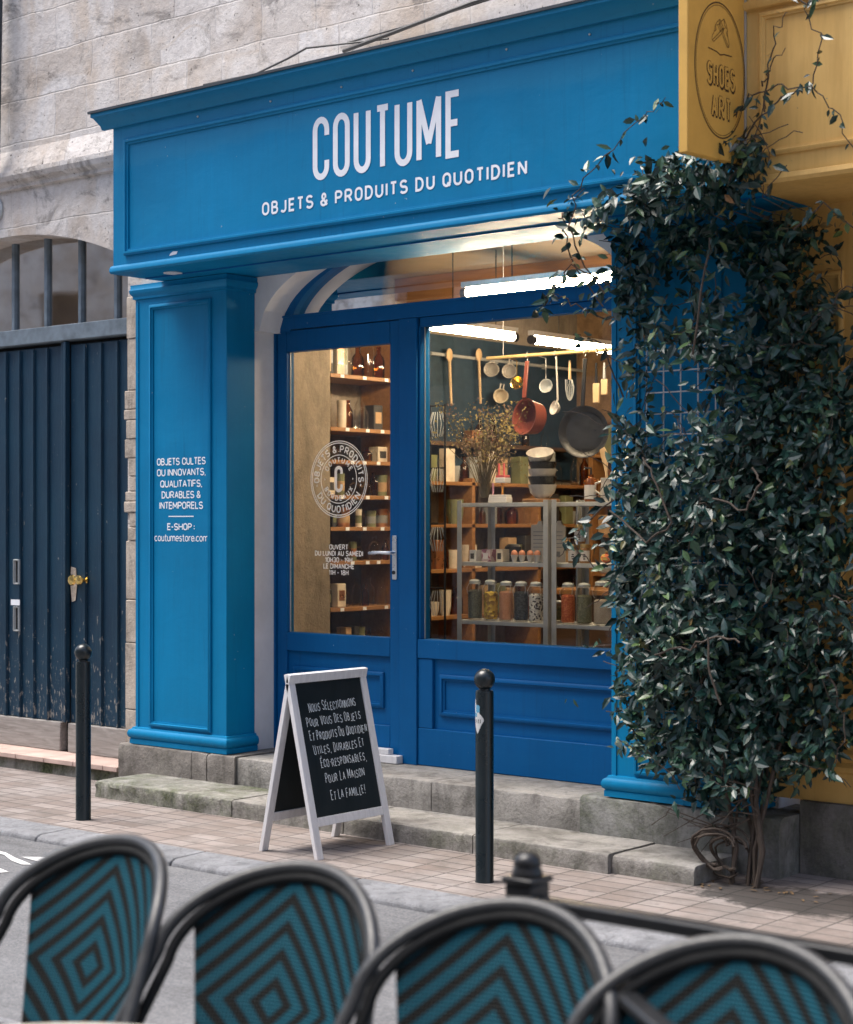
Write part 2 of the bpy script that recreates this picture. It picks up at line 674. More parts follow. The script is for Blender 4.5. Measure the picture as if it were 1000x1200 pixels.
def emit(name, col, st):
    m = bpy.data.materials.new(name)
    m.use_nodes = True
    t = m.node_tree
    t.nodes.clear()
    o = t.nodes.new('ShaderNodeOutputMaterial')
    e = t.nodes.new('ShaderNodeEmission')
    e.inputs[0].default_value = (*col, 1)
    e.inputs[1].default_value = st
    t.links.new(e.outputs[0], o.inputs[0])
    return m


TUBE_POWER = 46.0
M['tube'] = emit('lit_tube', (1.0, .76, .48), TUBE_POWER)


def ochre_mat():
    t = MT('ochre_paint', (.60, .34, .07), .5, 0, .4)
    c = t.ramp(t.noise(1.4, 5), [(.3, (.60, .36, .10)), (.72, (.72, .47, .165))])
    st = t.noise(5, 6, .65, t.coord((4, 4, .35)))
    c = t.mix(t.ramp(st, [(.45, 0), (.8, .45)]), c, (.36, .19, .045))
    c = t.mix(t.ramp(t.noise(30, 4), [(.68, 0), (.74, .6)]), c, (.22, .15, .08))
    t.color(c)
    t.bump(t.noise(9, 5), .15, .008)
    return t.m


M['ochre'] = ochre_mat()
M['sign_yellow'] = simple('sign_yellow_paint', (.62, .36, .075), .6, var=.09, scale=6, bump=.1)
M['sign_ink'] = simple('sign_brown_line', (.055, .028, .01), .7)


def leaf_mat():
    t = MT('ivy_leaf', (.03, .07, .05), .36, 0, .5)
    oi = t.n('ShaderNodeNewGeometry')
    r = oi.outputs['Random Per Island']
    c = t.ramp(r, [(0, (.006, .024, .021)), (.45, (.010, .040, .033)), (.80, (.020, .062, .044)), (.93, (.045, .105, .050)), (.985, (.10, .17, .06)), (.995, (.16, .16, .05)), (1, (.26, .13, .05))])
    c = t.mix(t.ramp(t.noise(60, 3), [(.4, 0), (.7, .3)]), c, (.008, .022, .02))
    t.color(c)
    t.b.inputs['Roughness'].default_value = .33
    t.b.inputs['Transmission Weight'].default_value = 0
    return t.m


M['leaf'] = leaf_mat()
M['vine'] = wood('vine_bark', (.035, .026, .02), (.085, .062, .046), .8, 2, 4)
M['plaster'] = plain_stone('old_interior_plaster', (.28, .235, .185), (.21, .175, .135), 0, .6)
M['navy'] = simple('navy_wall_paint', (.010, .032, .055), .6, var=.25)

# ------------------------------------------------------------------ lettering: strokes laid as flat ribbons
def arc(cx, cy, rx, ry, a0, a1, n=10):
    return [(cx + rx * math.cos(R(a0 + (a1 - a0) * i / n)), cy + ry * math.sin(R(a0 + (a1 - a0) * i / n))) for i in range(n + 1)]


def glyph(ch, w):
    """strokes of one character in a box w wide and 1 high; returns (strokes, advance)"""
    r = w / 2
    ry = min(.5, r)
    if ch == 'O' or ch == '0':
        return [arc(r, 1 - ry, r, ry, 0, 180) + arc(r, ry, r, ry, 180, 360) + [(w, 1 - ry)]], w
    if ch == 'Q':
        return [arc(r, 1 - ry, r, ry, 0, 180) + arc(r, ry, r, ry, 180, 360) + [(w, 1 - ry)], [(w * .6, .25), (w * 1.02, -.03)]], w
    if ch == 'C':
        g = (1 - 2 * ry) * .16
        if ry >= .45:
            return [arc(r, .5, r, .5, 45, 315, 18)], w
        return [[(w, 1 - ry - g)] + arc(r, 1 - ry, r, ry, 0, 180) + arc(r, ry, r, ry, 180, 360) + [(w, ry + g)]], w
    if ch == 'G':
        return [arc(r, .5, r, .5, 45, 340, 18) + [(w, .5), (w * .55, .5)]], w
    if ch == 'U':
        return [[(0, 1)] + arc(r, ry, r, ry, 180, 360) + [(w, 1)]], w
    if ch == 'J':
        return [[(w * .8, 1)] + arc(w * .4, ry * .8, w * .4, ry * .8, 0, -150)], w * .8
    if ch == 'T':
        w = w * .86
        return [[(0, 1), (w, 1)], [(w / 2, 1), (w / 2, 0)]], w
    if ch == 'E':
        return [[(w * .8, 1), (0, 1), (0, 0), (w * .8, 0)], [(0, .52), (w * .7, .52)]], w * .8
    if ch == 'F':
        return [[(w * .8, 1), (0, 1), (0, 0)], [(0, .52), (w * .7, .52)]], w * .8
    if ch == 'L':
        return [[(0, 1), (0, 0), (w * .75, 0)]], w * .75
    if ch == 'I':
        return [[(0, 0), (0, 1)]], 0.0
    if ch == 'H':
        return [[(0, 0), (0, 1)], [(w, 0), (w, 1)], [(0, .5), (w, .5)]], w
    if ch == 'M':
        k = 1.5 if w < .45 else 1.2
        return [[(0, 0), (0, 1), (w * k / 2, .25), (w * k, 1), (w * k, 0)]], w * k
    if ch == 'N':
        return [[(0, 0), (0, 1), (w, 0), (w, 1)]], w
    if ch == 'V':
        return [[(0, 1), (r, 0), (w, 1)]], w
    if ch == 'A':
        return [[(0, 0), (r, 1), (w, 0)], [(w * .17, .32), (w * .83, .32)]], w
    if ch == 'X':
        return [[(0, 0), (w, 1)], [(0, 1), (w, 0)]], w
    if ch == 'P':
        return [[(0, 0), (0, 1)], [(0, 1)] + arc(w * .5, .73, w * .45, .27, 90, -90) + [(0, .46)]], w * .95
    if ch == 'R':
        return [[(0, 0), (0, 1)], [(0, 1)] + arc(w * .5, .73, w * .45, .27, 90, -90) + [(0, .46)], [(w * .5, .46), (w * .98, 0)]], w
    if ch == 'B':
        return [[(0, 0), (0, 1)], [(0, 1)] + arc(w * .48, .765, w * .36, .235, 90, -90) + [(0, .53)], [(w * .48, .53)] + arc(w * .5, .265, w * .42, .265, 90, -90) + [(0, 0)]], w * .92
    if ch == 'D':
        return [[(0, 0), (0, 1)] + arc(w * .4, .5, w * .6, .5, 90, -90, 14) + [(0, 0)]], w
    if ch == 'S':
        return [arc(r, .745, r * .92, .255, 25, 270, 12) + arc(r, .245, r, .255, 90, -155, 12)[1:]], w
    if ch == '&':
        return [[(w, 0), (w * .2, .68)] + arc(w * .45, .78, w * .27, .22, 200, -40, 10), [(w * .62, .62), (w * .12, .36)] + arc(w * .42, .25, w * .42, .25, 165, 335, 10) + [(w * .98, .45)]], w
    if ch == '1':
        return [[(0, .78), (w * .35, 1), (w * .35, 0)]], w * .4
    if ch == '3':
        return [arc(r * .9, .75, r * .85, .25, 150, -90, 10) + arc(r * .9, .25, r * .95, .25, 90, -150, 10)], w * .9
    if ch == '8':
        return [arc(r, .755, r * .8, .245, -90, 270, 14), arc(r, .255, r, .255, 90, 450, 14)], w
    if ch == '9':
        return [arc(r, .68, r * .95, .32, 0, 360, 14), [(w * .97, .66), (w * .9, .3), (w * .5, 0)]], w
    if ch == ',':
        return [[(.06, .04), (0, -.16)]], .06
    if ch == '.':
        return [[(0, 0), (0, .2)]], 0.05
    if ch == ':':
        return [[(0, .08), (0, .26)], [(0, .52), (0, .70)]], 0.05
    if ch == '-':
        return [[(0, .45), (w * .5, .45)]], w * .5
    if ch == '!':
        return [[(.04, 1), (.02, .3)], [(0, 0), (0, .12)]], .05
    if ch == '*':
        return [[(0, .46), (0, .54)]], 0.0
    x = .70  # lower case
    if ch == 'c':
        return [arc(x * .42, x / 2, x * .45, x / 2, 45, 315, 14)], x * .8
    if ch == 'o':
        return [arc(x * .45, x / 2, x * .45, x / 2, 0, 360, 16)], x * .9
    if ch == 'e':
        return [[(0.02, x * .5), (x * .88, x * .5)] + arc(x * .45, x / 2, x * .45, x / 2, 8, 310, 14)], x * .88
    if ch == 'u':
        return [[(0, x)] + arc(x * .38, x * .38, x * .38, x * .38, 180, 360) + [(x * .76, x)], [(x * .76, x), (x * .76, 0)]], x * .76
    if ch == 't':
        return [[(x * .25, .95), (x * .25, .12), (x * .38, 0), (x * .6, 0)], [(0, x), (x * .55, x)]], x * .55
    if ch == 'm':
        return [[(0, 0), (0, x)], [(0, x * .6)] + arc(x * .36, x * .64, x * .36, x * .36, 170, 0, 6) + [(x * .72, 0)], [(x * .72, x * .6)] + arc(x * 1.08, x * .64, x * .36, x * .36, 170, 0, 6) + [(x * 1.44, 0)]], x * 1.44
    if ch == 's':
        return [arc(x * .35, x * .745, x * .3, x * .255, 25, 270, 8) + arc(x * .35, x * .245, x * .34, x * .255, 90, -155, 8)[1:]], x * .7
    if ch == 'r':
        return [[(0, 0), (0, x)], [(0, x * .55), (x * .2, x * .92), (x * .5, x * .98)]], x * .5
    return [], w * .45


def ribbon(mb, pts, wd, place, lift):
    """flat mitred ribbon along 2-D points; place maps (x, y, lift) to the world"""
    P = [Vector((p[0], p[1])) for p in pts]
    Q = [P[0]]
    for p in P[1:]:
        if (p - Q[-1]).length > 1e-5:
            Q.append(p)
    if len(Q) < 2:
        return
    for i in range(1, len(Q) - 1):
        if (Q[i] - Q[i - 1]).normalized().dot((Q[i + 1] - Q[i]).normalized()) < -.25:
            ribbon(mb, Q[:i + 1], wd, place, lift)
            ribbon(mb, Q[i:], wd, place, lift + .00012)
            return
    closed = (Q[0] - Q[-1]).length < 1e-4
    if closed:
        Q = Q[:-1]
    n = len(Q)
    L, Rr = [], []
    for i in range(n):
        if closed:
            a, b = Q[i] - Q[i - 1], Q[(i + 1) % n] - Q[i]
        else:
            a = Q[i] - Q[i - 1] if i else Q[1] - Q[0]
            b = Q[i + 1] - Q[i] if i < n - 1 else a
        a, b = a.normalized(), b.normalized()
        t = a + b
        if t.length < .2:
            t = a
        t.normalize()
        nn = Vector((-t.y, t.x))
        k = nn.dot(Vector((-a.y, a.x)))
        o = nn * (wd / 2 / max(k, .45))
        L.append(Q[i] + o)
        Rr.append(Q[i] - o)
    vs = [place(p.x, p.y, lift) for p in L] + [place(p.x, p.y, lift) for p in Rr]
    fs = []
    for i in range(n if closed else n - 1):
        j = (i + 1) % n
        fs.append((i, i + n, j + n, j))
    mb.add(vs, fs)


def text_width(txt, w, gap, sp):
    x = 0
    for ch in txt:
        if ch == ' ':
            x += sp
            continue
        ac = ch == 'É'
        g, a = glyph('E' if ac else ch, w)
        x += a + gap
    return x - gap


def write(mb, txt, h, w, gap, stroke, place, x0=0, y0=0, align='c', sp=None, width=None, jit=0, small=None, rnd=None):
    """lay a line of text; h letter height, w glyph width and gap as fractions of h; width: fit the line to it"""
    sp = w * .75 if sp is None else sp
    tot = text_width(txt, w, gap, sp) * h
    sx = (width / tot) if width and tot > 1e-6 else 1
    tot *= sx
    x = x0 - (tot / 2 if align == 'c' else 0)
    k = 0
    for wi, word in enumerate(txt.split(' ')):
        for ci, ch in enumerate(word):
            base = 'E' if ch == 'É' else ch
            st, a = glyph(base, w)
            hh = h
            if small and ci > 0 and ch.isalpha():
                hh = h * small
            if ch == 'É':
                st = st + [[(w * .3, 1.1), (w * .6, 1.25)]]
            dy = rnd.uniform(-jit, jit) * h if jit else 0
            sh = rnd.uniform(-jit, jit) * 1.2 if jit else 0
            for s_ in st:
                pts = []
                for q in s_:
                    jx = rnd.uniform(-jit, jit) * .18 * h if jit else 0
                    jy = rnd.uniform(-jit, jit) * .18 * h if jit else 0
                    pts.append((x + (q[0] + sh * q[1]) * h * sx + jx, y0 + dy + q[1] * hh + jy))
                ribbon(mb, pts, stroke, place, .0004 + .00015 * (k % 5))
                k += 1
            x += (a + gap) * h * sx
        x += (sp) * h * sx
    return tot


def on_front(y):
    return lambda u, v, l: (u, y - l, v)


# ================================================================== GROUND
G_ = MB().box(-40, 40, 3.55, 5.74, -.30, -.035)
road = struct('road', G_, M['asphalt'])
STAIN = (-3.62 - (-16), 6.80 - 6.0)
# pavement in front of the shop: object origin is put at a round corner so that the stain lies where it should
M['pavers'] = pavers()
pv = MB().box(-16, 4, 5.98, 8.2, -.30, 0)
pave = struct('pavement', pv, M['pavers'], off=(-16, 6.0, 0))
tp = MB().box(-40, 40, -30, 3.40, -.30, 0.0)
M['terrace'] = simple('terrace_asphalt', (.20, .20, .205), .9, var=.2, bump=.3)
struct('terrace_pavement', tp, M['terrace'])
kb = MB()
x = -16.0
rk = random.Random(3)
prof = [(5.745, -.2), (5.742, -.04), (5.750, -.016), (5.775, -.004), (5.98, .002), (5.98, -.2)]
while x < 4:
    L = rk.uniform(.95, 1.25)
    kb.prism(prof, 'x', x + .004, x + L - .004)
    x += L
struct('kerb', kb, M['kerb'], bevel=.008)
kb2 = MB()
x = -16.0
while x < 4:
    L = rk.uniform(.95, 1.25)
    kb2.box(x + .004, x + L - .004, 3.40, 3.55, -.2, .004)
    x += L
struct('terrace_kerb', kb2, M['kerb'], bevel=.01)
gr = MB().box(-200, 200, -200, 220, -.60, -.32)
struct('ground', gr, M['asphalt'])
# painted cycle marking on the road, just reaching into the picture
mk = MB()
pl = lambda u, v, l: (u, v, -.031 + l)


def blob(mb, pts, place):
    mb.add([place(a, b, 0) for a, b in pts], [tuple(range(len(pts)))])


blob(mk, [(-7.55, 5.43), (-7.21, 5.40), (-7.06, 5.33), (-6.94, 5.30), (-6.90, 5.33), (-7.10, 5.385), (-7.25, 5.44), (-7.55, 5.47)], pl)
blob(mk, [(-7.10, 5.42), (-6.95, 5.40), (-6.82, 5.44), (-6.80, 5.49), (-6.90, 5.52), (-7.02, 5.48)], pl)
blob(mk, [(-7.35, 5.20), (-6.86, 5.10), (-6.84, 5.15), (-7.35, 5.27)], pl)
M['road_paint'] = simple('worn_road_paint', (.62, .62, .62), .8, var=.25, scale=20)
ob = struct('road_marking', mk, M['road_paint'])

# ================================================================== STONE BUILDING
YW = 7.26
bld = thing('stone_building', 'old pale limestone townhouse with pitted blocks, carrying the blue shopfront', 'building', (-8.0, YW, 0))


def arch_wall(mb, x0, x1, ztop, xa, xb, za, fz, y0, y1, zbot=0.0, n=40):
    """wall from x0 to x1 with an arched opening xa..xb; fz(x) is the arch height there"""
    if xa > x0:
        mb.box(x0, xa, y0, y1, zbot, ztop)
    if xb < x1:
        mb.box(xb, x1, y0, y1, zbot, ztop)
    xs = [xa + (xb - xa) * i / n for i in range(n + 1)]
    for a, b in zip(xs[:-1], xs[1:]):
        za_, zb_ = fz(a), fz(b)
        mb.add([(a, y0, za_), (b, y0, zb_), (b, y0, ztop), (a, y0, ztop), (a, y1, za_), (b, y1, zb_), (b, y1, ztop), (a, y1, ztop)],
               [(0, 1, 2, 3), (7, 6, 5, 4), (0, 4, 5, 1), (3, 2, 6, 7)])


GX0, GX1 = -10.90, -8.452
gz = lambda x: 3.50 - (x + 9.66) ** 2 / (2 * 2.9)
ew = MB()
arch_wall(ew, -14, -8.05, 9.0, GX0, GX1, 0, gz, YW, YW + .40, -.1)
ew.box(-8.05, -3.2, YW, YW + .40, 3.36, 9.0)
o = build('wall', ew, M['stone'], bld, smooth=False)
# limewashed inner arch of the shop opening
SA, SB = -7.525, -4.815
SC = (SA + SB) / 2
sz = lambda x: 2.74 + .50 * math.sqrt(max(0, 1 - ((x - SC) / ((SB - SA) / 2 - .055)) ** 2)) if abs(x - SC) < (SB - SA) / 2 - .055 else 2.74
iw = MB()
arch_wall(iw, -8.05, -4.05, 3.358, SA, SB, 0, sz, 7.432, 7.64, .20, 60)
build('limewashed_arch', iw, M['lime'], bld, smooth=False)
# string course above the gate
sc_ = MB().prism([(YW, 3.795), (YW - .03, 3.80), (YW - .03, 3.82), (YW - .07, 3.845), (YW - .085, 3.875), (YW - .085, 3.905), (YW - .05, 3.915), (YW - .04, 3.96), (YW, 4.06)], 'x', -14, -8.06)
build('string_course', sc_, M['stone'], bld, smooth=False)
# projecting quoin stones of the gate jamb, rough and broken
qn = MB()
rq = random.Random(5)
z = .10
while z < 2.9:
    h = rq.uniform(.26, .42) if not (1.35 < z < 2.4) else rq.uniform(.05, .12)
    xa = GX1 - (rq.uniform(-.012, .006) if not (1.35 < z < 2.4) else rq.uniform(-.03, .02))
    qn.box(xa, -8.315, YW - rq.uniform(.012, .022), YW - .001, z, min(z + h - .004, 3.0))
    z += h
build('quoin', qn, M['jamb_stone'], bld, bevel=.008)
# cement fillet on top of the shop cornice and loose cables along it
fl = MB().prism([(6.80, 4.013), (6.80, 4.03), (YW - .001, 4.17), (YW - .001, 4.013)], 'x', -8.12, -3.9)
build('cement_fillet', fl, M['cement'], bld, smooth=False)
cb = MB()
cb.tube([(-7.75, YW - .02, 4.20), (-7.3, YW - .03, 4.19), (-7.05, YW - .03, 4.235), (-6.9, YW - .03, 4.27), (-6.3, YW - .02, 4.22)], .006, 6)
cb.tube([(-6.62, YW - .03, 4.205), (-6.25, YW - .05, 4.235), (-5.7, YW - .04, 4.30), (-5.0, YW - .04, 4.33)], .011, 6)
cb.tube([(-6.6, YW - .02, 4.25), (-6.1, YW - .03, 4.265), (-5.4, YW - .03, 4.31), (-4.6, YW - .03, 4.36)], .005, 6)
tag(build('cable', cb, M['black_metal']), 'loose black cables running along the stone above the blue cornice', 'cable')
pp = MB().tube([(-9.66, YW - .12, 3.99), (-9.66, YW - .07, 6.5)], .05, 12)
for zz in (5.2, 6.2):
    pp.lathe([(.056, -.02), (.056, .02)], (-9.66, YW - .07, zz), 12)
tag(build('drainpipe', pp, M['zinc']), 'dark drainpipe on the stone wall at the far left edge', 'drainpipe')
ds = thing('wall_lamp', 'small pale round disc fixed to the stone above the gate', 'wall lamp', (-9.80, YW, 3.69))
m_ = Matrix.Rotation(R(90), 3, 'X')
build('dish', MB().lathe([(.085, 0), (.085, .02), (.07, .045), (.04, .06), (1e-6, .065)], (-9.80, YW, 3.69), 24, m_), M['white_frame'], ds)
build('rim', MB().lathe([(.095, 0), (.1, .008), (.095, .016), (.086, .016)], (-9.80, YW, 3.69), 24, m_), M['steel'], ds)

# ================================================================== CARRIAGE GATE
YG = 7.46
gt = thing('carriage_gate', 'old dark blue carriage gate of ridged planks with peeling paint at the foot', 'gate', (-9.85, YG, 0))


def leaf(xa, xb, name, seedv):
    r_ = random.Random(seedv)
    pm = MB()
    n = max(3, round((xb - xa) / .152))
    for i in range(n):
        a = xa + (xb - xa) * i / n
        b = xa + (xb - xa) * (i + 1) / n
        d = r_.uniform(0, .003)
        pm.box(a + .002, b - .002, YG + d, YG + .045, .30, 2.775)
    lf = build('gate_leaf', pm, M['gate'], gt, bevel=.003)
    rb = MB()
    for i in range(1, n):
        a = xa + (xb - xa) * i / n
        rb.prism([(a - .014, YG - .0005), (a - .009, YG - .018), (a + .009, YG - .018), (a + .014, YG - .0005)], 'z', .30, 2.765)
    build('batten', rb, M['gate'], lf)
    kk = MB().box(xa, xb, YG - .022, YG + .04, .105, .296)
    build('kick_board', kk, M['oldwood'], lf, bevel=.006)
    return lf


l1 = leaf(-10.078, -9.335, 'left', 1)
l0 = leaf(GX0, -10.088, 'far', 3)
l2 = leaf(-9.257, GX1 - .003, 'right', 2)
build('meeting_strip', MB().prism([(-9.334, YG), (-9.325, YG - .022), (-9.285, YG - .022), (-9.280, YG - .038), (-9.262, YG - .038), (-9.258, YG)], 'z', .30, 2.795), M['gate'], gt, bevel=.004)
build('gate_transom', MB().box(GX0, GX1, YG - .045, YG + .06, 2.80, 2.906), M['fan_frame'], gt, bevel=.006)
for xx in (-10.55, -10.20, -9.848, -9.50, -9.148, -8.792):
    fb = MB().box(xx - .015, xx + .015, YG - .012, YG + .03, 2.907, gz(xx) + .02)
    build('glazing_bar', fb, M['fan_frame'], gt, bevel=.003)
fg = MB()
N = 30
xs = [GX0 + (GX1 - GX0) * i / N for i in range(N + 1)]
fg.add([(x, YG + .012, 2.90) for x in xs] + [(x, YG + .012, gz(x) + .02) for x in xs], [(i, i + 1, i + N + 2, i + N + 1) for i in range(N)])
build('fanlight_pane', fg, M['dark_glass'], gt, smooth=False)
kn = MB()
for xx, ss in ((-9.165, 1.0), (-9.095, .85)):
    kn.lathe([(.030 * ss, 0), (.030 * ss, .008), (.013 * ss, .012), (.011 * ss, .03), (.028 * ss, .04), (.036 * ss, .055), (.030 * ss, .068), (1e-6, .074)], (xx, YG - .002, 1.235), 20, Matrix.Rotation(R(90), 3, 'X'))
build('door_knob', kn, M['brass'], l2)
build('lock_plate', MB().prism([(-9.235, 1.09), (-9.20, 1.10), (-9.185, 1.2), (-9.195, 1.31), (-9.245, 1.32), (-9.25, 1.2)], 'y', YG - .004, YG - .001), M['jamb_stone'], l2)
for zz in (1.277, .96):
    sl_ = build('letter_slot', MB().frame(-9.835, -9.770, zz - .085, zz + .085, .012, YG - .024, YG - .0015), M['steel'], l1)
    build('flap', MB().box(-9.825, -9.780, YG - .006, YG - .0015, zz - .075, zz + .075), M['dark_void'], sl_)
build('name_card', MB().box(-9.85, -9.755, YG - .028, YG - .0245, 1.052, 1.090), M['white_letter'], l1)
# added dark sheet hiding bright plank gaps, then the hall behind the fanlight
build('gate_gap_blocker', MB().box(GX0 - .1, GX1 + .1, YG + .05, YG + .07, .05, 2.90), M['dark_void'], gt)
hb = MB().box(-16, GX1 + .2, YG + 1.2, YG + 1.25, 0, 5.5)
build('hall_back', hb, simple('hall_reflection_plaster', (.42, .33, .25), .9, var=.5, scale=1.6), gt)  # beige mottle stands in for street reflections in the fanlight
# tiled doorstep
dst = thing('doorstep', 'low doorstep of pink clay slabs in front of the dark blue gate', 'step', (-9.7, 7.2, 0))
M['slab'] = simple('clay_slab', (.50, .37, .32), .8, var=.22, scale=5, bump=.25)
M['slab_raw'] = simple('raw_terracotta_slab', (.46, .25, .13), .85, var=.2, scale=8, bump=.2)
xx = -11.2
k = 0
while xx < -8.47:
    L = .29
    b_ = min(xx + L, -8.455)
    build('slab', MB().box(xx + .003, b_ - .003, 7.175, 7.455, .072, .104), M['slab'], dst, bevel=.004)
    xx += L
    k += 1
build('step_base', MB().box(-11.2, -8.47, 7.205, 7.455, 0, .0715), M['step_moss'], dst)

# ================================================================== STONE STEPS BELOW THE SHOP
rs = random.Random(11)


def worn_block(mb, x0, x1, y0, y1, z0, z1, amp=.008, n=None, top=True):
    """a block with a worn, chipped front arris"""
    n = n or max(4, int((x1 - x0) / .014))

    def wear(a, step):
        ks = [rs.uniform(0, 1) ** 2.2 for _ in range(int(n / step) + 3)]
        return [a * (ks[int(i / step)] * (1 - (i / step) % 1) + ks[int(i / step) + 1] * ((i / step) % 1)) for i in range(n + 1)]
    w1, w2 = wear(amp * 1.4, 7), wear(amp * .8, 2.3)
    t1, f1_, f2_ = wear(amp * .5, 9), wear(amp * .7, 5), wear(amp * .7, 4)
    rows = []
    for i in range(n + 1):
        x = x0 + (x1 - x0) * i / n
        e = w1[i] + w2[i] + .003
        ends = min(i, n - i)
        if ends < 3:
            e += amp * .35 * (3 - ends) / 3
        rows.append([(x, y0 + f1_[i] * .6, z0), (x, y0 + f2_[i], z0 * .5 + z1 * .5), (x, y0 + f1_[i] * .4, z1 - e * 1.2), (x, y0 + e * .45, z1 - e * .4), (x, y0 + e * 1.3, z1 - t1[i] * .3), (x, y0 * .75 + y1 * .25, z1 + t1[i] * .4 - amp * .1), (x, (y0 + y1) / 2, z1 + f2_[i] * .3 - amp * .1), (x, y1, z1), (x, y1, z0)])
    m = len(rows[0])
    vs = [p for r in rows for p in r]
    fs = []
    for i in range(n):
        for k in range(m - 1):
            fs.append((i * m + k, i * m + k + 1, (i + 1) * m + k + 1, (i + 1) * m + k))
    fs.append(tuple(range(m - 1, -1, -1)))
    fs.append(tuple(n * m + k for k in range(m)))
    mb.add(vs, fs)


lo = thing('stone_step', 'low worn pavement step with a mossy front edge along the shopfront', 'step', (-6.1, 6.77, 0))
a1 = MB()
worn_block(a1, -8.16, -7.02, 6.758, 7.29, 0, .096, .018)
a2 = MB()
for xa, xb in ((-7.016, -6.2), (-6.193, -5.35), (-5.343, -4.56)):
    worn_block(a2, xa, xb, 6.765, 7.29, 0, .092, .007)
worn_block(a2, -4.553, -4.12, 6.79, 7.29, 0, .085, .012)
build('mossy_block', a1, M['step_moss'], lo)
build('step_block', a2, M['step_top'], lo)
hi = thing('stone_threshold', 'upper grey stone step under the blue shop door and window', 'step', (-6.1, 7.18, 0))
b1 = MB()
for xa, xb in ((-7.40, -6.75), (-6.744, -5.95), (-5.944, -5.00)):
    worn_block(b1, xa, xb, 7.175, 7.66, .05, .250, .009)
build('threshold_block', b1, M['step_top'], hi)
pb = MB()
for xa, xb in ((-8.42, -7.77), (-7.765, -7.64), (-7.635, -7.405)):
    worn_block(pb, xa, xb, 7.155, 7.60, .05, .258, .012)
build('plinth_stone', pb, M['plinth'], hi)
pr = MB()
worn_block(pr, -4.99, -3.90, 7.16, 7.60, .0, .272, .014)
build('mossy_plinth', pr, plain_stone('mossy_plinth_stone', (.26, .26, .25), (.12, .12, .11), .6), hi)

# ================================================================== BLUE SHOPFRONT
shop = thing('shopfront', 'bright blue wooden shopfront with white lettering, pilasters and a glazed display window', 'shopfront', (-6.1, 7.2, .25))
YF = 6.80
FX0, FX1 = -8.045, -3.885
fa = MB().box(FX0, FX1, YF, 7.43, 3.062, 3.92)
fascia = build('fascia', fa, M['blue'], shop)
fm = MB()
fm.frame(FX0 + .105, FX1 - .18, 3.155, 3.83, .035, YF - .022, YF - .001)
build('panel_moulding', fm, M['blue'], fascia)
lip = MB().prism([(YF - .001, 3.105), (YF - .012, 3.10), (YF - .022, 3.085), (YF - .022, 3.068), (YF - .012, 3.058), (7.43, 3.058), (7.43, 3.061), (YF - .001, 3.061)], 'x', FX0 - .01, FX1)
build('bottom_lip', lip, M['blue'], fascia)
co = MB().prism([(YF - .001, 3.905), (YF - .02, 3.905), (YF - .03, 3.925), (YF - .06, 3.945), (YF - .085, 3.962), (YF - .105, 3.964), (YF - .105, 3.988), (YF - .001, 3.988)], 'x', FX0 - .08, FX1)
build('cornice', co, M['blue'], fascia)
build('lead_capping', MB().prism([(YF - .118, 3.984), (YF - .118, 3.998), (YF - .02, 4.010), (YF - .02, 3.9885), (YF - .106, 3.9885), (YF - .106, 3.984)], 'x', FX0 - .092, FX1), M['zinc'], fascia)
build('soffit_board', MB().box(FX0 + .03, FX1, 7.02, 7.03, 3.050, 3.0575), M['blue_shaded'], fascia)
lt = MB()
write(lt, 'COUTUME', .298, .36, .26, .0335, on_front(YF - .0015), SC + .228, 3.418, width=.968)
write(lt, 'OBJETS & PRODUITS DU QUOTIDIEN', .059, .68, .46, .0128, on_front(YF - .0015), -5.93, 3.268, width=1.765, sp=.55)
build('lettering', lt, M['white_letter'], fascia, smooth=False)
sp_ = MB().lathe([(.055, -.004), (.055, 0), (.048, .0)], (-7.73, 6.98, 3.057), 24)
build('recessed_spotlight', sp_, M['white_frame'], fascia)
# nails and pins on the fascia
for i in range(7):
    nl = MB().ball((-7.3 + i * .52 + rs.uniform(-.06, .06), YF - .003, 3.872 + rs.uniform(-.008, .008)), .006, 8, 6)
    build('nail', nl, M['steel'], fascia)
build('filler_patch', MB().prism([(-7.56, 3.118), (-7.50, 3.122), (-7.49, 3.137), (-7.53, 3.14), (-7.55, 3.13)], 'y', YF - .0022, YF - .0012), M['white_letter'], fascia)


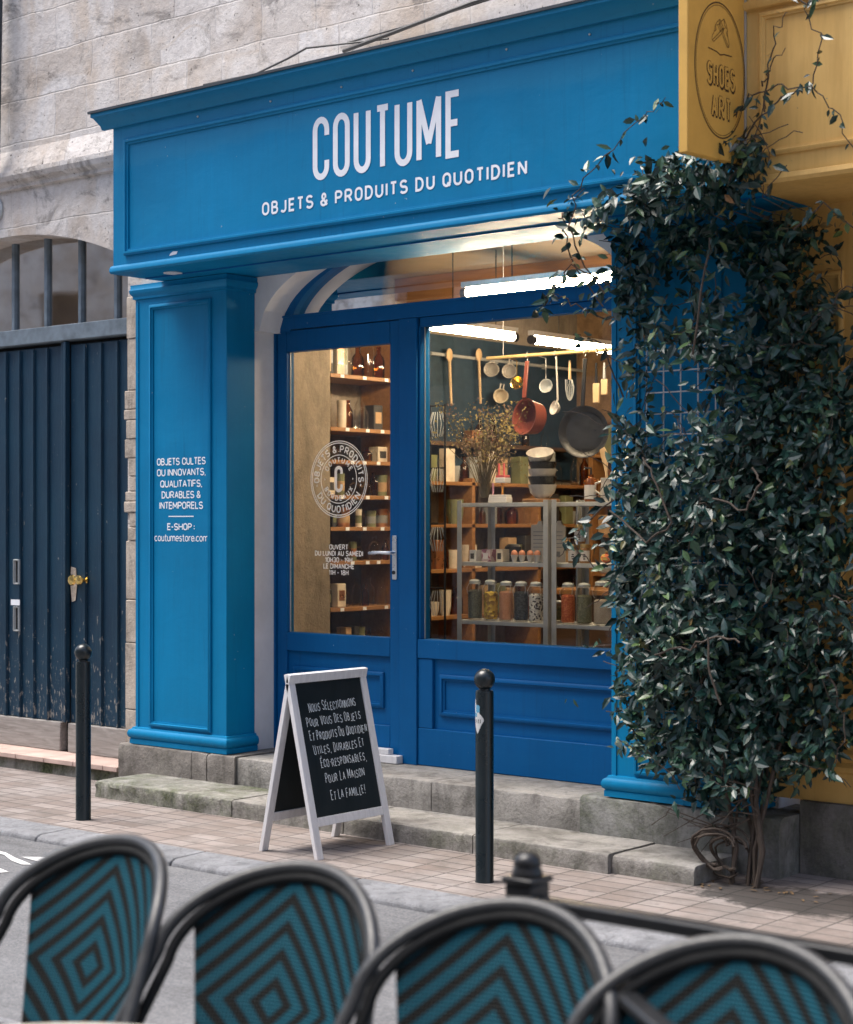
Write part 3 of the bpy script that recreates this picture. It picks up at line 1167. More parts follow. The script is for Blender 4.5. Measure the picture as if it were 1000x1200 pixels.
def pilaster(x0, x1, zb, withtext):
    y0 = 7.20
    m_ = MB().box(x0, x1, y0, 7.43, zb + .07, 3.057)
    p = build('pilaster', m_, M['blue'], shop, bevel=.003)
    pm = MB().frame(x0 + .135, x1 - .125, zb + .115, 2.925, .030, y0 - .018, y0 - .001)
    build('panel_moulding', pm, M['blue'], p)
    # flat raised field inside the moulding
    ed = MB()
    ed.prism([(x0 + .022, y0 - .0005), (x0 + .022, y0 - .006), (x0 + .032, y0 - .006), (x0 + .032, y0 - .0005)], 'z', zb + .10, 2.95)
    build('edge_bead', ed, M['blue'], p)

    def ring(prof):
        mb = MB()
        vs = []
        for o_, zz in prof:
            vs += [(x0 - o_, 7.43, zz), (x0 - o_, y0 - o_, zz), (x1 + o_, y0 - o_, zz), (x1 + o_, 7.43, zz)]
        fs = []
        for i in range(len(prof) - 1):
            for k in range(3):
                fs.append((i * 4 + k, i * 4 + k + 1, (i + 1) * 4 + k + 1, (i + 1) * 4 + k))
        n = len(prof)
        fs += [(3, 2, 1, 0), ((n - 1) * 4, (n - 1) * 4 + 1, (n - 1) * 4 + 2, (n - 1) * 4 + 3)]
        return mb.add(vs, fs)
    base = ring([(.0, zb - .005), (.025, zb), (.025, zb + .028), (.020, zb + .032), (.032, zb + .042), (.036, zb + .055), (.036, zb + .068), (.030, zb + .082), (.016, zb + .09), (.012, zb + .10), (.001, zb + .103)])
    build('base_moulding', base, M['blue'], p)
    cap = ring([(.001, 2.965), (.012, 2.968), (.012, 2.985), (.018, 2.992), (.026, 3.005), (.028, 3.022), (.022, 3.03), (.022, 3.054), (.001, 3.0555)])
    build('cap_moulding', cap, M['blue'], p)
    if withtext:
        tx = MB()
        pl_ = on_front(y0 - .0006)
        cxp = -7.902
        for t_, zz, ww in (('OBJETS CULTES', 1.955, .42), ('OU INNOVANTS,', 1.890, .42), ('QUALITATIFS,', 1.822, .36), ('DURABLES &', 1.756, .335), ('INTEMPORELS', 1.692, .375)):
            write(tx, t_, .037, .66, .22, .0072, pl_, cxp, zz, width=ww, sp=.4)
        tx.add([(cxp - .11, y0 - .001, 1.642), (cxp + .11, y0 - .001, 1.642), (cxp + .11, y0 - .001, 1.648), (cxp - .11, y0 - .001, 1.648)], [(0, 1, 2, 3)])
        write(tx, 'E-SHOP :', .035, .66, .22, .0072, pl_, cxp, 1.566, width=.235, sp=.3)
        write(tx, 'coutumestore.com', .041, .66, .22, .0056, pl_, cxp, 1.498, width=.465)
        build('lettering', tx, M['white_letter'], p, smooth=False)
    return p


pilaster(-8.312, -7.513, .262, True)
pilaster(-4.832, -4.09, .280, False)

# joinery
YD = 7.62
J = M['blue_shaded']
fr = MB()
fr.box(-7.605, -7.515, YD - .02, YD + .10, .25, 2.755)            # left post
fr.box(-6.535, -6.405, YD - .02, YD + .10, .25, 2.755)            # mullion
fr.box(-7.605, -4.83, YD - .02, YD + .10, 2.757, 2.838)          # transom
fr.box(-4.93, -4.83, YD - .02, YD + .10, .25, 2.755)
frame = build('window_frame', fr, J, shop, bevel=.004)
# arched head of the transom light
ar = MB()
n = 60
A1, B1 = 1.225, .50
A0, B0 = 1.345, .60
vs = []
for i in range(n + 1):
    a = PI - PI * i / n
    for (aa, bb, y) in ((A1, B1, YD - .015), (A1, B1, YD + .08), (A0, B0, YD + .08), (A0, B0, YD - .015)):
        vs.append((SC + aa * math.cos(a), y, 2.74 + bb * math.sin(a)))
fs = []
for i in range(n):
    for k in range(4):
        fs.append((i * 4 + k, i * 4 + (k + 1) % 4, (i + 1) * 4 + (k + 1) % 4, (i + 1) * 4 + k))
ar.add(vs, fs)
build('arched_head', ar, J, shop)
tg = MB()
pts = [(SC + (A1 + .02) * math.cos(PI - PI * i / n), 2.74 + (B1 + .02) * math.sin(PI - PI * i / n)) for i in range(n + 1)]
pts = [p for p in pts if p[1] > 2.83]
tg.add([(p[0], YD + .03, p[1]) for p in pts] + [(p[0], YD + .03, 2.83) for p in pts], [(i, i + 1, i + 1 + len(pts), i + len(pts)) for i in range(len(pts) - 1)])
build('transom_pane', tg, M['glass'], shop, smooth=False)
# thin shadow bead under the transom
build('transom_bead', MB().box(-7.60, -4.84, YD - .032, YD - .0205, 2.828, 2.84), J, shop, bevel=.003)

# display window
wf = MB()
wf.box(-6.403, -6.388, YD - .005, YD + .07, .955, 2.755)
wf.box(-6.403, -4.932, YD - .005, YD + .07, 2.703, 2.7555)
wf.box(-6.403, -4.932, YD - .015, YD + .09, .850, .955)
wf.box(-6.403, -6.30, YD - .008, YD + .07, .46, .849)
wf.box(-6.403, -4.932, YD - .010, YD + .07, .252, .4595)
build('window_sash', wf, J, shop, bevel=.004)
build('window_pane', MB().add([(-6.39, YD + .035, .95), (-4.93, YD + .035, .95), (-4.93, YD + .035, 2.71), (-6.39, YD + .035, 2.71)], [(0, 1, 2, 3)]), M['glass'], shop, smooth=False)
lp = MB().box(-6.299, -4.932, YD + .012, YD + .04, .46, .849)
pnl = build('lower_panel', lp, J, shop)
build('panel_moulding', MB().frame(-6.255, -4.95, .535, .765, .034, YD - .008, YD + .0115), J, pnl)
gs = MB()
gs.box(-6.3885, -6.3835, YD + .028, YD + .034, .955, 2.703)
build('glazing_strip', gs, M['steel'], shop)

# door
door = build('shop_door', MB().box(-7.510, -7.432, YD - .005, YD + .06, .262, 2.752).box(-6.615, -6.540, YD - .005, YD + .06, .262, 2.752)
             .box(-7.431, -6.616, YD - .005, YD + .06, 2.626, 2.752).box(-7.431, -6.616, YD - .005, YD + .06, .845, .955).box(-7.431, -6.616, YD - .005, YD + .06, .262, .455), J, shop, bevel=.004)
build('door_pane', MB().add([(-7.44, YD + .03, .95), (-6.61, YD + .03, .95), (-6.61, YD + .03, 2.63), (-7.44, YD + .03, 2.63)], [(0, 1, 2, 3)]), M['glass'], door, smooth=False)
build('glazing_strip', MB().box(-7.4315, -7.4255, YD + .022, YD + .028, .956, 2.625), M['steel'], door)
build('door_panel', MB().box(-7.431, -6.616, YD + .015, YD + .04, .456, .844), J, door)
build('panel_moulding', MB().frame(-7.385, -6.672, .55, .755, .034, YD - .004, YD + .0145), J, door)
hd = MB()
hd.box(-6.594, -6.562, YD - .013, YD - .0055, 1.285, 1.535)
hp = build('handle', hd, M['satin'], door, bevel=.004)
build('lever', MB().tube([(-6.578, YD - .010, 1.437), (-6.578, YD - .050, 1.437), (-6.590, YD - .058, 1.437), (-6.64, YD - .060, 1.438), (-6.70, YD - .056, 1.436), (-6.735, YD - .048, 1.434)], [.010, .010, .010, .0095, .012, .009], 12), M['satin'], hp)
build('cylinder_lock', MB().lathe([(.011, 0), (.011, .006), (1e-6, .007)], (-6.578, YD - .013, 1.325), 14, Matrix.Rotation(R(90), 3, 'X')), M['black_metal'], hp)
# white vinyl on the door glass
vg = MB()
PV = on_front(YD + .0285)
CX, CZ = -7.040, 1.862


def circ(r_, wd, lift):
    pts = [(CX + r_ * math.cos(2 * PI * i / 64), CZ + r_ * math.sin(2 * PI * i / 64)) for i in range(65)]
    ribbon(vg, pts, wd, PV, lift)


circ(.223, .0055, .0004)
circ(.211, .0055, .0004)
circ(.141, .0050, .0004)


def around(txt, rr, h, a_mid, outward, w_=.70, gap=.38, stroke=.006, spread=None):
    tot = text_width(txt, w_, gap, w_ * .7) * h
    ang = spread or (tot / rr)
    sc2 = ang * rr / tot if abs(tot) > 1e-6 else 1
    p = -ang / 2
    for ch in txt:
        if ch == ' ':
            p += w_ * .7 * h * sc2 / rr
            continue
        st, a = glyph(ch, w_)
        mid = p + a * h * sc2 / rr / 2
        th = a_mid - mid if outward else a_mid + mid
        c0 = Vector((CX + rr * math.cos(th), CZ + rr * math.sin(th)))
        ux_ = Vector((math.sin(th), -math.cos(th))) if outward else Vector((-math.sin(th), math.cos(th)))
        uy_ = Vector((math.cos(th), math.sin(th))) if outward else Vector((-math.cos(th), -math.sin(th)))
        for k, s_ in enumerate(st):
            pts = []
            for q in s_:
                v = c0 + ux_ * ((q[0] - a / 2) * h) + uy_ * ((q[1] - .5) * h)
                pts.append((v.x, v.y))
            ribbon(vg, pts, stroke, PV, .0004 + .0002 * k)
        p += (a + gap) * h * sc2 / rr


around('OBJETS & PRODUITS', .176, .036, PI / 2, True, stroke=.0075, spread=R(192))
around('DU QUOTIDIEN', .176, .036, -PI / 2, False, stroke=.0075, spread=R(122))
around('COUTUME', .112, .026, PI / 2, True, stroke=.0058, spread=R(125))
around('BORDEAUX', .112, .026, -PI / 2, False, stroke=.0058, spread=R(128))
around('*', .176, .1, PI + .21, True, stroke=.012)
around('*', .176, .1, -.21, True, stroke=.012)
around('-', .112, .03, PI, True, stroke=.005)
around('-', .112, .03, 0, True, stroke=.005)
write(vg, 'C', .135, .34, .2, .020, PV, CX, CZ - .0675)
for t_, zz, ww in (('OUVERT', 1.452, .145), ('DU LUNDI AU SAMEDI', 1.415, .375), ('10H30 - 19H', 1.377, .21), ('LE DIMANCHE', 1.340, .24), ('11H - 18H', 1.303, .15)):
    write(vg, t_, .026, .66, .3, .0058, PV, CX + .0, zz, width=ww, sp=.45)
build('lettering', vg, M['white_vinyl'], door, smooth=False)
# pale wooden wedges at the door foot
wd = tag(build('wooden_wedge', MB().box(-6.83, -6.505, 7.545, 7.60, .252, .297), M['white_frame'], bevel=.004), 'longer white wooden offcut lying at the foot of the shop door', 'wedge', 'offcuts at the door foot')
wd = tag(build('wooden_wedge', MB().box(-6.83, -6.575, 7.555, 7.60, .2975, .33), M['white_frame'], bevel=.004), 'shorter white wooden offcut lying on top of the longer one at the door', 'wedge', 'offcuts at the door foot')

# ================================================================== SHOP INTERIOR
RX0, RX1, RY0, RY1, RZ0, RZ1 = -8.25, -3.9, 7.70, 11.8, .245, 3.34
struct('shop_floor', MB().box(RX0, RX1, RY0, RY1, .15, RZ0), M['darkwood'])
M['ceil'] = simple('warm_ceiling_paint', (.34, .25, .155), .7, var=.15, scale=2)
struct('shop_ceiling', MB().box(RX0, RX1, 7.66, RY1, RZ1, RZ1 + .1), M['ceil'])
struct('shop_side_wall', MB().box(RX0 - .15, RX0, 7.66, RY1, .15, RZ1), M['plaster'])
struct('shop_stone_pier', MB().box(RX0, -7.9, 7.74, 8.50, RZ0, RZ1 - .002), M['plaster'])
struct('shop_party_wall', MB().box(RX1, RX1 + .15, 7.66, RY1, .15, RZ1), M['plaster'])
M['brownwall'] = plain_stone('brown_stone_back_wall', (.30, .19, .105), (.15, .09, .05), 0, 1.2)
struct('shop_back_wall', MB().box(RX0 - .15, RX1 + .15, RY1, RY1 + .15, .15, RZ1), M['brownwall'])
struct('shop_navy_panel', MB().box(RX0 + .002, RX0 + .03, 9.30, 11.75, 1.95, 2.98), M['navy'])
bm_ = struct('ceiling_beam', MB().box(RX0, RX1, 9.55, 9.72, 3.18, RZ1 - .002).box(RX0, RX1, 10.8, 10.97, 3.18, RZ1 - .002), M['pine_x'])


# lamps
def tube_lamp(a, b, label, hang):
    a, b = Vector(a), Vector(b)
    d = (b - a).normalized()
    r_ = thing('tube_lamp', label, 'lamp', tuple((a + b) / 2), 'lit tube lamps in the shop')
    build('lit_tube', MB().tube([a, b], .026, 12), M['tube'], r_)
    hs = MB()
    up = Vector((0, 0, .045))
    hs.bar(a + up - d * .03, b + up + d * .03, .05, .03)
    build('housing', hs, M['white_frame'], r_)
    build('end_cap', MB().tube([a - d * .035, a - d * .001], .03, 12), M['black_metal'], r_)
    build('end_cap', MB().tube([b + d * .001, b + d * .035], .03, 12), M['black_metal'], r_)
    for t_ in hang:
        p = a + (b - a) * t_
        cw = MB().tube([p + Vector((0, 0, .06)), (p.x, p.y, RZ1)], .003, 6)
        build('wire', cw, M['black_metal'], r_)
    return r_


tube_lamp((-6.19, 7.79, 2.893), (-4.95, 7.79, 2.893), 'big lit tube lamp hanging across the transom, parallel to the window', (.25, .8))
tube_lamp((-6.88, 8.25, 2.800), (-6.88, 9.12, 2.800), 'lit tube lamp nearer the door, first of the pair running into the shop', (.3, .8))
tube_lamp((-6.88, 9.35, 2.800), (-6.88, 10.75, 2.800), 'lit tube lamp deeper in the shop, second of the pair in line', (.2, .8))

# wall shelving behind the door
SH = (2.585, 2.235, 2.02, 1.79, 1.58, 1.355, 1.05, .75)


def bottle_mb(x, y, z, h, r):
    return MB().lathe([(r * .9, 0), (r, .01), (r, h * .55), (r * .85, h * .66), (r * .38, h * .78), (r * .34, h * .93), (r * .42, h * .94), (r * .42, h), (1e-6, h)], (x, y, z), 14)


def jar_mb(x, y, z, h, r):
    return MB().lathe([(r * .85, 0), (r, .012), (r, h * .72), (r * .93, h * .82), (r * .78, h * .86), (r * .78, h * .9)], (x, y, z), 20)


shv = thing('wooden_shelving', 'honey pine wall shelving behind the shop door, loaded with small goods', 'shelving', (-8.07, 8.85, RZ0))
for zz in SH:
    build('shelf', MB().box(-8.245, -7.90, 8.505, 9.18, zz - .026, zz), M['pine'], shv, bevel=.002)
for i, zz in enumerate(SH):
    for yy in (8.60 + .05 * (i % 3), 8.82 + .03 * (i % 2), 9.04 - .04 * (i % 3)):
        build('price_tag', MB().box(-7.8995, -7.898, yy, yy + .035, zz - .024, zz - .002), M['white_letter'], shv)
build('upright', MB().box(-8.245, -7.895, 9.181, 9.215, RZ0, 2.95), M['pine'], shv, bevel=.002)
build('back_panel', MB().box(-8.248, -8.24, 8.505, 9.18, RZ0, 2.2), M['darkwood'], shv)
ri = random.Random(21)
goods = [simple('card_kraft', (.42, .27, .14), .8), simple('card_black', (.03, .028, .026), .6), simple('card_cream', (.62, .54, .42), .7), simple('enamel_grey', (.25, .26, .25), .4),
         simple('copper', (.55, .25, .12), .3, .8), simple('olive_tin', (.16, .17, .08), .4)]
amber = glass_mat('amber_glass', (.75, .42, .15), 1.45, .05, 1.5)
for zz in SH:
    y = 8.54
    while y < 9.10:
        wd_ = ri.uniform(.05, .11)
        gap_h = {2.585: .34, 2.235: .26, 2.02: .15, 1.79: .17, 1.58: .15, 1.355: .17, 1.05: .2, .75: .2}[zz]
        h_ = gap_h * ri.uniform(.62, .97)
        xb_ = -7.93 - wd_ / 2 - ri.uniform(0, .06)
        kind = ri.random()
        if zz == 2.585:
            kind = .2 if y > 8.72 else .9
        if kind < .45:
            o = build('bottle', bottle_mb(xb_, y + wd_ / 2, zz, h_, wd_ * .42), M['jar_glass'] if ri.random() < .75 else amber)
            tag(o, 'small glass bottle standing on the pine wall shelves behind the door', 'bottle', 'bottles on the wall shelving')
        elif kind < .7:
            o = build('tin', MB().lathe([(wd_ * .42, 0), (wd_ * .42, h_ * .8), (wd_ * .45, h_ * .8), (wd_ * .45, h_ * .95), (1e-6, h_ * .96)], (xb_, y + wd_ / 2, zz), 16), ri.choice(goods))
            build('label', MB().lathe([(wd_ * .424, h_ * .2), (wd_ * .424, h_ * .62)], (xb_, y + wd_ / 2, zz), 16), ri.choice(goods), o)
            tag(o, 'small round tin standing on the pine wall shelves behind the door', 'tin', 'tins on the wall shelving')
        else:
            o = build('box', MB().box(xb_ - .05, xb_ + .04, y + .004, y + wd_ - .004, zz, zz + h_ * .9), ri.choice(goods), bevel=.004)
            build('label', MB().box(xb_ + .0402, xb_ + .0415, y + wd_ * .2, y + wd_ * .8, zz + h_ * .25, zz + h_ * .65), ri.choice(goods), o)
            tag(o, 'small cardboard box standing on the pine wall shelves behind the door', 'box', 'boxes on the wall shelving')
        y += wd_ + ri.uniform(.002, .015)
tag(build('framed_print', MB().frame(-8.1, -7.93, 2.60, 2.80, .012, 8.528, 8.54).box(-8.09, -7.94, 8.534, 8.538, 2.61, 2.79), M['beech']), 'pale framed print leaning at the left end of the top pine shelf', 'print')

# deeper shelving along the side wall and the back
dsv = thing('wooden_shelving', 'long tall pine shelving deep in the shop along the left wall', 'shelving', (-8.07, 10.4, RZ0))
for zz in (.62, .95, 1.28, 1.60, 1.90):
    build('shelf', MB().box(-8.245, -7.93, 9.26, 11.70, zz - .026, zz), M['pine'], dsv, bevel=.002)
for yy in (9.24, 10.05, 10.85, 11.72):
    build('upright', MB().box(-8.245, -7.93, yy - .018, yy + .018, RZ0, 1.93), M['pine'], dsv, bevel=.002)
bsv = thing('wooden_shelving', 'pine shelving against the brown back wall of the shop', 'shelving', (-6.6, 11.6, RZ0))
for zz in (.55, .9, 1.22, 1.52, 1.82, 2.14):
    build('shelf', MB().box(-7.9, -5.9, 11.46, 11.79, zz - .026, zz), M['pine_x'], bsv, bevel=.002)
for xx in (-7.88, -7.2, -6.55, -5.92):
    build('upright', MB().box(xx - .02, xx + .02, 11.45, 11.79, RZ0, 2.4), M['pine'], bsv, bevel=.002)
for (x_, y_, along, zs, n_) in ((-8.03, 9.35, 'y', (.95, 1.28, 1.60, 1.90), 12), (-7.8, 11.55, 'x', (.9, 1.22, 1.52, 1.82, 2.14), 11)):
    for zz in zs:
        p = 0.0
        lim = 2.25 if along == 'y' else 1.8
        while p < lim:
            wd_ = ri.uniform(.07, .16)
            h_ = ri.uniform(.10, .25)
            xx, yy = (x_ + ri.uniform(-.05, .05), y_ + p) if along == 'y' else (x_ + p, y_ + ri.uniform(-.03, .05))
            k_ = ri.random()
            where = 'deep shelving along the left wall' if along == 'y' else 'shelving at the back wall'
            if k_ < .5:
                tag(build('bottle', bottle_mb(xx, yy, zz, h_ * 1.1, wd_ * .33), ri.choice([M['jar_glass'], amber])), 'glass bottle standing in the ' + where, 'bottle', 'bottles in the ' + where)
            elif k_ < .75:
                tag(build('box', MB().box(xx - wd_ * .4, xx + wd_ * .4, yy - .05, yy + .05, zz, zz + h_), ri.choice(goods), bevel=.004), 'plain box standing in the ' + where, 'box', 'boxes in the ' + where)
            else:
                r_ = wd_ * .42
                tag(build('pot', MB().lathe([(r_ * .7, 0), (r_ * .95, h_ * .3), (r_, h_ * .75), (r_ * .92, h_ * .75), (r_ * .6, .02), (1e-6, .015)], (xx, yy, zz), 16), ri.choice(goods[2:])), 'small round pot standing in the ' + where, 'pot', 'pots in the ' + where)
            p += wd_ * .8 + ri.uniform(.0, .03)

# counter block in the middle of the shop
ct = thing('shop_counter', 'dark wooden counter in the middle of the shop behind the metal shelves', 'counter', (-6.6, 10.1, RZ0))
build('body', MB().box(-7.2, -5.9, 9.9, 10.35, RZ0, 1.12), M['darkwood'], ct, bevel=.004)
build('top', MB().box(-7.25, -5.85, 9.85, 10.4, 1.121, 1.155), M['pine_x'], ct, bevel=.004)

# metal display shelving near the window
MY0, MY1 = 8.00, 8.32


def metal_unit(x0, x1, dark_left, label):
    u = thing('metal_shelving', label, 'shelving', ((x0 + x1) / 2, MY0, RZ0), 'metal shelving units behind the window')
    for xx in (x0, x1):
        for yy in (MY0, MY1):
            p = MB()
            s_ = 1 if xx == x0 else -1
            t_ = 1 if yy == MY0 else -1
            xa, xb = sorted((xx, xx + s_ * .032))
            p.box(xa, xb, min(yy, yy + t_ * .003), max(yy, yy + t_ * .003), RZ0, 1.735)
            ya, yb = sorted((yy + t_ * .0035, yy + t_ * .032))
            p.box(min(xx, xx + s_ * .003), max(xx, xx + s_ * .003), ya, yb, RZ0, 1.735)
            build('upright', p, M['steel'], u)
    for zz in (.62, 1.048, 1.383, 1.722):
        build('shelf', MB().box(x0 + .004, x1 - .004, MY0 + (.034 if zz > 1.2 else .004), MY1 - .004, zz - .024, zz - .001), M['steel'], u, bevel=.002)
    return u


metal_unit(-6.435, -5.790, True, 'left galvanised metal shelving unit behind the display window')
metal_unit(-5.765, -5.02, False, 'right galvanised metal shelving unit behind the display window, beside the ivy')


def W(px, py, y):
    """point of the plane y seen at pixel px, py of the 1000 x 1200 photograph"""
    c_, s_ = 0.76827, -0.64012
    d = (px - 500) / 2083.
    X_, Y_, Z_ = c_ * d + s_, -s_ * d + c_, (614 - py) / 2083.
    t_ = y / Y_
    return X_ * t_, y, CAM_H + Z_ * t_


def store_jar(px, z, h, r, fillmat, fill, label, y=8.052, group='preserving jars on the lowest window shelf', lump=0):
    x = W(px, 700, y)[0]
    j = thing('storage_jar', label, 'jar', (x, y, z), group)
    build('glass_body', jar_mb(x, y, z, h, r), M['jar_glass'], j)
    f_ = MB().lathe([(r * .78, .008), (r * .94, .016), (r * .94, h * .70 * fill), (r * .7, h * .74 * fill), (1e-6, h * .75 * fill)], (x, y, z), 18)
    build('contents', f_, fillmat, j)
    build('lid', MB().lathe([(r * .80, h * .9), (r * .82, h * .905), (r * .82, h * .95), (r * .6, h * .985), (1e-6, h)], (x, y, z), 20), M['lid'], j)
    wr = MB().tube([(x + r * .84 * math.cos(2 * PI * i / 20), y + r * .84 * math.sin(2 * PI * i / 20), z + h * .885) for i in range(20)], .0018, 6, True)
    wr.tube([(x - r * .86, y - .01, z + h * .885), (x - r * 1.05, y - .02, z + h * .78), (x - r * .98, y - .02, z + h * .66), (x - r * .86, y - .012, z + h * .6)], .0014, 6)
    wr.tube([(x + r * .86, y - .01, z + h * .885), (x + r * 1.05, y - .02, z + h * .8), (x + r * .98, y - .02, z + h * .7)], .0014, 6)
    build('clasp', wr, M['steel'], j)
    return j


M['lid'] = simple('pale_glass_lid', (.50, .53, .52), .2, var=.1)  # opaque pale tone stands in for bright highlights on clear glass


def grain(name, a, b, scale, thr=(.4, .6)):
    t = MT(name, a, .7)
    v = t.n('ShaderNodeTexVoronoi')
    v.inputs['Scale'].default_value = scale
    t.l(t.coord(), v.inputs['Vector'])
    t.color(t.ramp(t.sep(v.outputs['Color'])[0], [(thr[0], a), (thr[1], b)]))
    t.bump(v.outputs['Distance'], .8, .01)
    return t.m


zb_ = 1.048
store_jar(557, zb_, .235, .042, grain('green_lentils', (.12, .13, .10), (.22, .23, .17), 260), 1, 'tall clip jar of dark green lentils, left end of the lowest shelf')
store_jar(575.5, zb_, .235, .042, grain('pasta', (.80, .55, .08), (.40, .22, .03), 60), .95, 'clip jar of twisted yellow pasta on the lowest shelf')
store_jar(593.5, zb_, .230, .042, grain('coral_lentils', (.86, .42, .22), (.78, .34, .16), 260), 1, 'clip jar of orange coral lentils on the lowest shelf')
store_jar(611, zb_, .230, .042, grain('black_beans', (.03, .035, .035), (.09, .095, .09), 150), 1, 'clip jar of black beans on the lowest shelf')
store_jar(628.5, zb_, .230, .042, grain('black_eyed_beans', (.86, .82, .74), (.06, .05, .045), 110, (.7, .74)), .95, 'clip jar of white beans with black eyes on the lowest shelf')
store_jar(666, zb_, .230, .040, grain('red_beans', (.82, .26, .10), (.66, .14, .06), 170), .95, 'clip jar of red beans on the lowest shelf of the right unit')
store_jar(685, zb_, .230, .043, grain('mung_beans', (.22, .23, .15), (.34, .34, .24), 200), .95, 'clip jar of olive mung beans on the lowest shelf of the right unit')
store_jar(707, zb_, .245, .053, grain('rice', (.86, .74, .60), (.72, .58, .44), 300), .78, 'wide clip jar of beige rice beside the ivy on the lowest shelf')
store_jar(653.5, zb_, .12, .042, grain('dried_herbs', (.16, .15, .06), (.28, .22, .08), 90), .95, 'short jar of dried herbs behind the metal upright on the lowest shelf', y=8.22)

# middle shelf: cartons, eggs, boards, honey jars
zm = 1.383
x = W(572, 655, 8.12)[0]
for i, (px, wdt, hh, mt, lb) in enumerate(((557.5, .045, .066, 'white', 'white and grey striped little carton, leftmost on the middle shelf'), (573, .062, .07, 'pink', 'little carton with pink rounded shapes beside the striped one'), (589, .046, .072, 'cream', 'cream little carton next to the egg cups on the middle shelf'))):
    xx = W(px, 655, 8.12)[0]
    cm = {'white': simple('striped_card', (.55, .57, .58), .7), 'pink': grain('pink_card', (.58, .46, .48), (.30, .12, .18), 40), 'cream': simple('cream_card', (.66, .58, .46), .7)}[mt]
    tg_ = thing('carton', lb, 'carton', (xx, 8.12, zm), 'little cartons on the middle shelf')
    build('box', MB().box(xx - wdt / 2, xx + wdt / 2, 8.09, 8.16, zm, zm + hh), cm, tg_, bevel=.003)
    build('label', MB().box(xx - wdt * .28, xx + wdt * .28, 8.0885, 8.0898, zm + .015, zm + hh * .7), goods[1] if mt != 'pink' else M['white_frame'], tg_)
xx = W(599, 645, 8.18)[0]
tag(build('round_tin', MB().lathe([(.045, 0), (.045, .05), (.047, .052), (.047, .085), (.03, .1), (1e-6, .102)], (xx, 8.2, zm), 20), goods[1]), 'black domed tin behind the egg cups on the middle shelf', 'tin')
egg_m = simple('brown_egg', (.58, .24, .13), .5, var=.1)
cup_m = simple('grey_cup', (.52, .50, .46), .5, var=.1)
for px in (603, 612, 621.5, 630):
    ex = W(px, 650, 8.06)[0]
    e_ = tag(build('egg_cup', MB().lathe([(.012, 0), (.013, .01), (.0205, .04), (.022, .042), (.019, .042), (.01, .018), (1e-6, .016)], (ex, 8.06, zm), 16), cup_m), 'grey egg cup holding a brown egg, on the middle window shelf', 'egg cup', 'egg cups on the middle shelf')
    tag(build('egg', MB().ball((ex, 8.06, zm + .046), .0195, 14, 10, (1, 1, 1.22)), egg_m), 'brown egg standing in a grey egg cup on the middle shelf', 'egg', 'eggs in the egg cups')
brd = simple('pale_board', (.62, .56, .46), .6, var=.1)
for px, lb, w_ in ((631, 'pale printed card board standing behind the eggs, left of the upright', .105), (653.5, 'pale board with a hanging hole standing right of the upright', .105)):
    bx = W(px, 620, 8.25)[0]
    t_ = thing('cutting_board', lb, 'board', (bx, 8.25, zm))
    pts = [(bx - w_ / 2, zm), (bx + w_ / 2, zm), (bx + w_ / 2, zm + .20), (bx + w_ * .3, zm + .215), (bx + w_ * .22, zm + .235), (bx, zm + .235), (bx - w_ * .1, zm + .215), (bx - w_ / 2, zm + .21)]
    build('board', MB().prism(pts, 'y', 8.25, 8.262), brd, t_, bevel=.002)
    lm = MB()
    for kk in range(5):
        lm.box(bx - .035, bx + .035, 8.2488, 8.2496, zm + .17 - kk * .022, zm + .174 - kk * .022)
    lm.box(bx - .02, bx + .02, 8.2488, 8.2496, zm + .03, zm + .06)
    build('print', lm, goods[3], t_)
hon = simple('honey', (.25, .13, .05), .3)
goldlid = simple('gold_lid', (.60, .42, .18), .35, .7)
for px, zz, lb in ((672.5, zm, 'squat labelled jar, lower left of the little stack on the middle shelf'), (686, zm, 'squat labelled jar, lower right of the little stack on the middle shelf'), (680, zm + .108, 'squat labelled jar standing on top of two others on the middle shelf')):
    jx = W(px, 650, 8.1)[0]
    j = thing('preserve_jar', lb, 'jar', (jx, 8.1, zz), 'stacked preserve jars')
    r_ = .031
    build('glass_body', MB().lathe([(r_ * .9, 0), (r_, .006), (r_, .076), (r_ * .85, .086)], (jx, 8.1, zz), 20), hon, j)
    build('lid', MB().lathe([(r_ * .88, .0865), (r_ * .9, .088), (r_ * .9, .102), (r_ * .86, .105), (1e-6, .105)], (jx, 8.1, zz), 20), goldlid, j)
    lb_ = MB()
    nn = 10
    vs = []
    for i in range(nn + 1):
        a = -PI / 2 + .33 + (i / nn - .5) * 2.3
        vs += [(jx + r_ * 1.012 * math.cos(a), 8.1 + r_ * 1.012 * math.sin(a), zz + .012), (jx + r_ * 1.012 * math.cos(a), 8.1 + r_ * 1.012 * math.sin(a), zz + .070)]
    lb_.add(vs, [(2 * i, 2 * i + 2, 2 * i + 3, 2 * i + 1) for i in range(nn)])
    pl_o = build('label', lb_, M['white_vinyl'], j)
    e_ = MB()
    for dz_, w2 in ((.048, .012), (.036, .016), (.024, .012)):
        a = -PI / 2 + .45
        c0 = Vector((jx + r_ * 1.03 * math.cos(a), 8.1 + r_ * 1.03 * math.sin(a), zz + dz_))
        tx_ = Vector((-math.sin(a), math.cos(a), 0))
        e_.bar(c0 - tx_ * w2 / 2, c0 + tx_ * w2 / 2, .0006, .006)
    build('mark', e_, goods[1], pl_o)
tp_ = tag(build('toy_top', MB().lathe([(1e-6, 0), (.02, .008), (.033, .022), (.033, .036), (.02, .05), (.008, .053), (.008, .066), (1e-6, .068)], (W(711, 650, 8.1)[0], 8.1, zm), 20), grain('striped_toy', (.62, .16, .05), (.66, .45, .10), 50)), 'orange and red striped round toy at the right end of the middle shelf', 'toy')

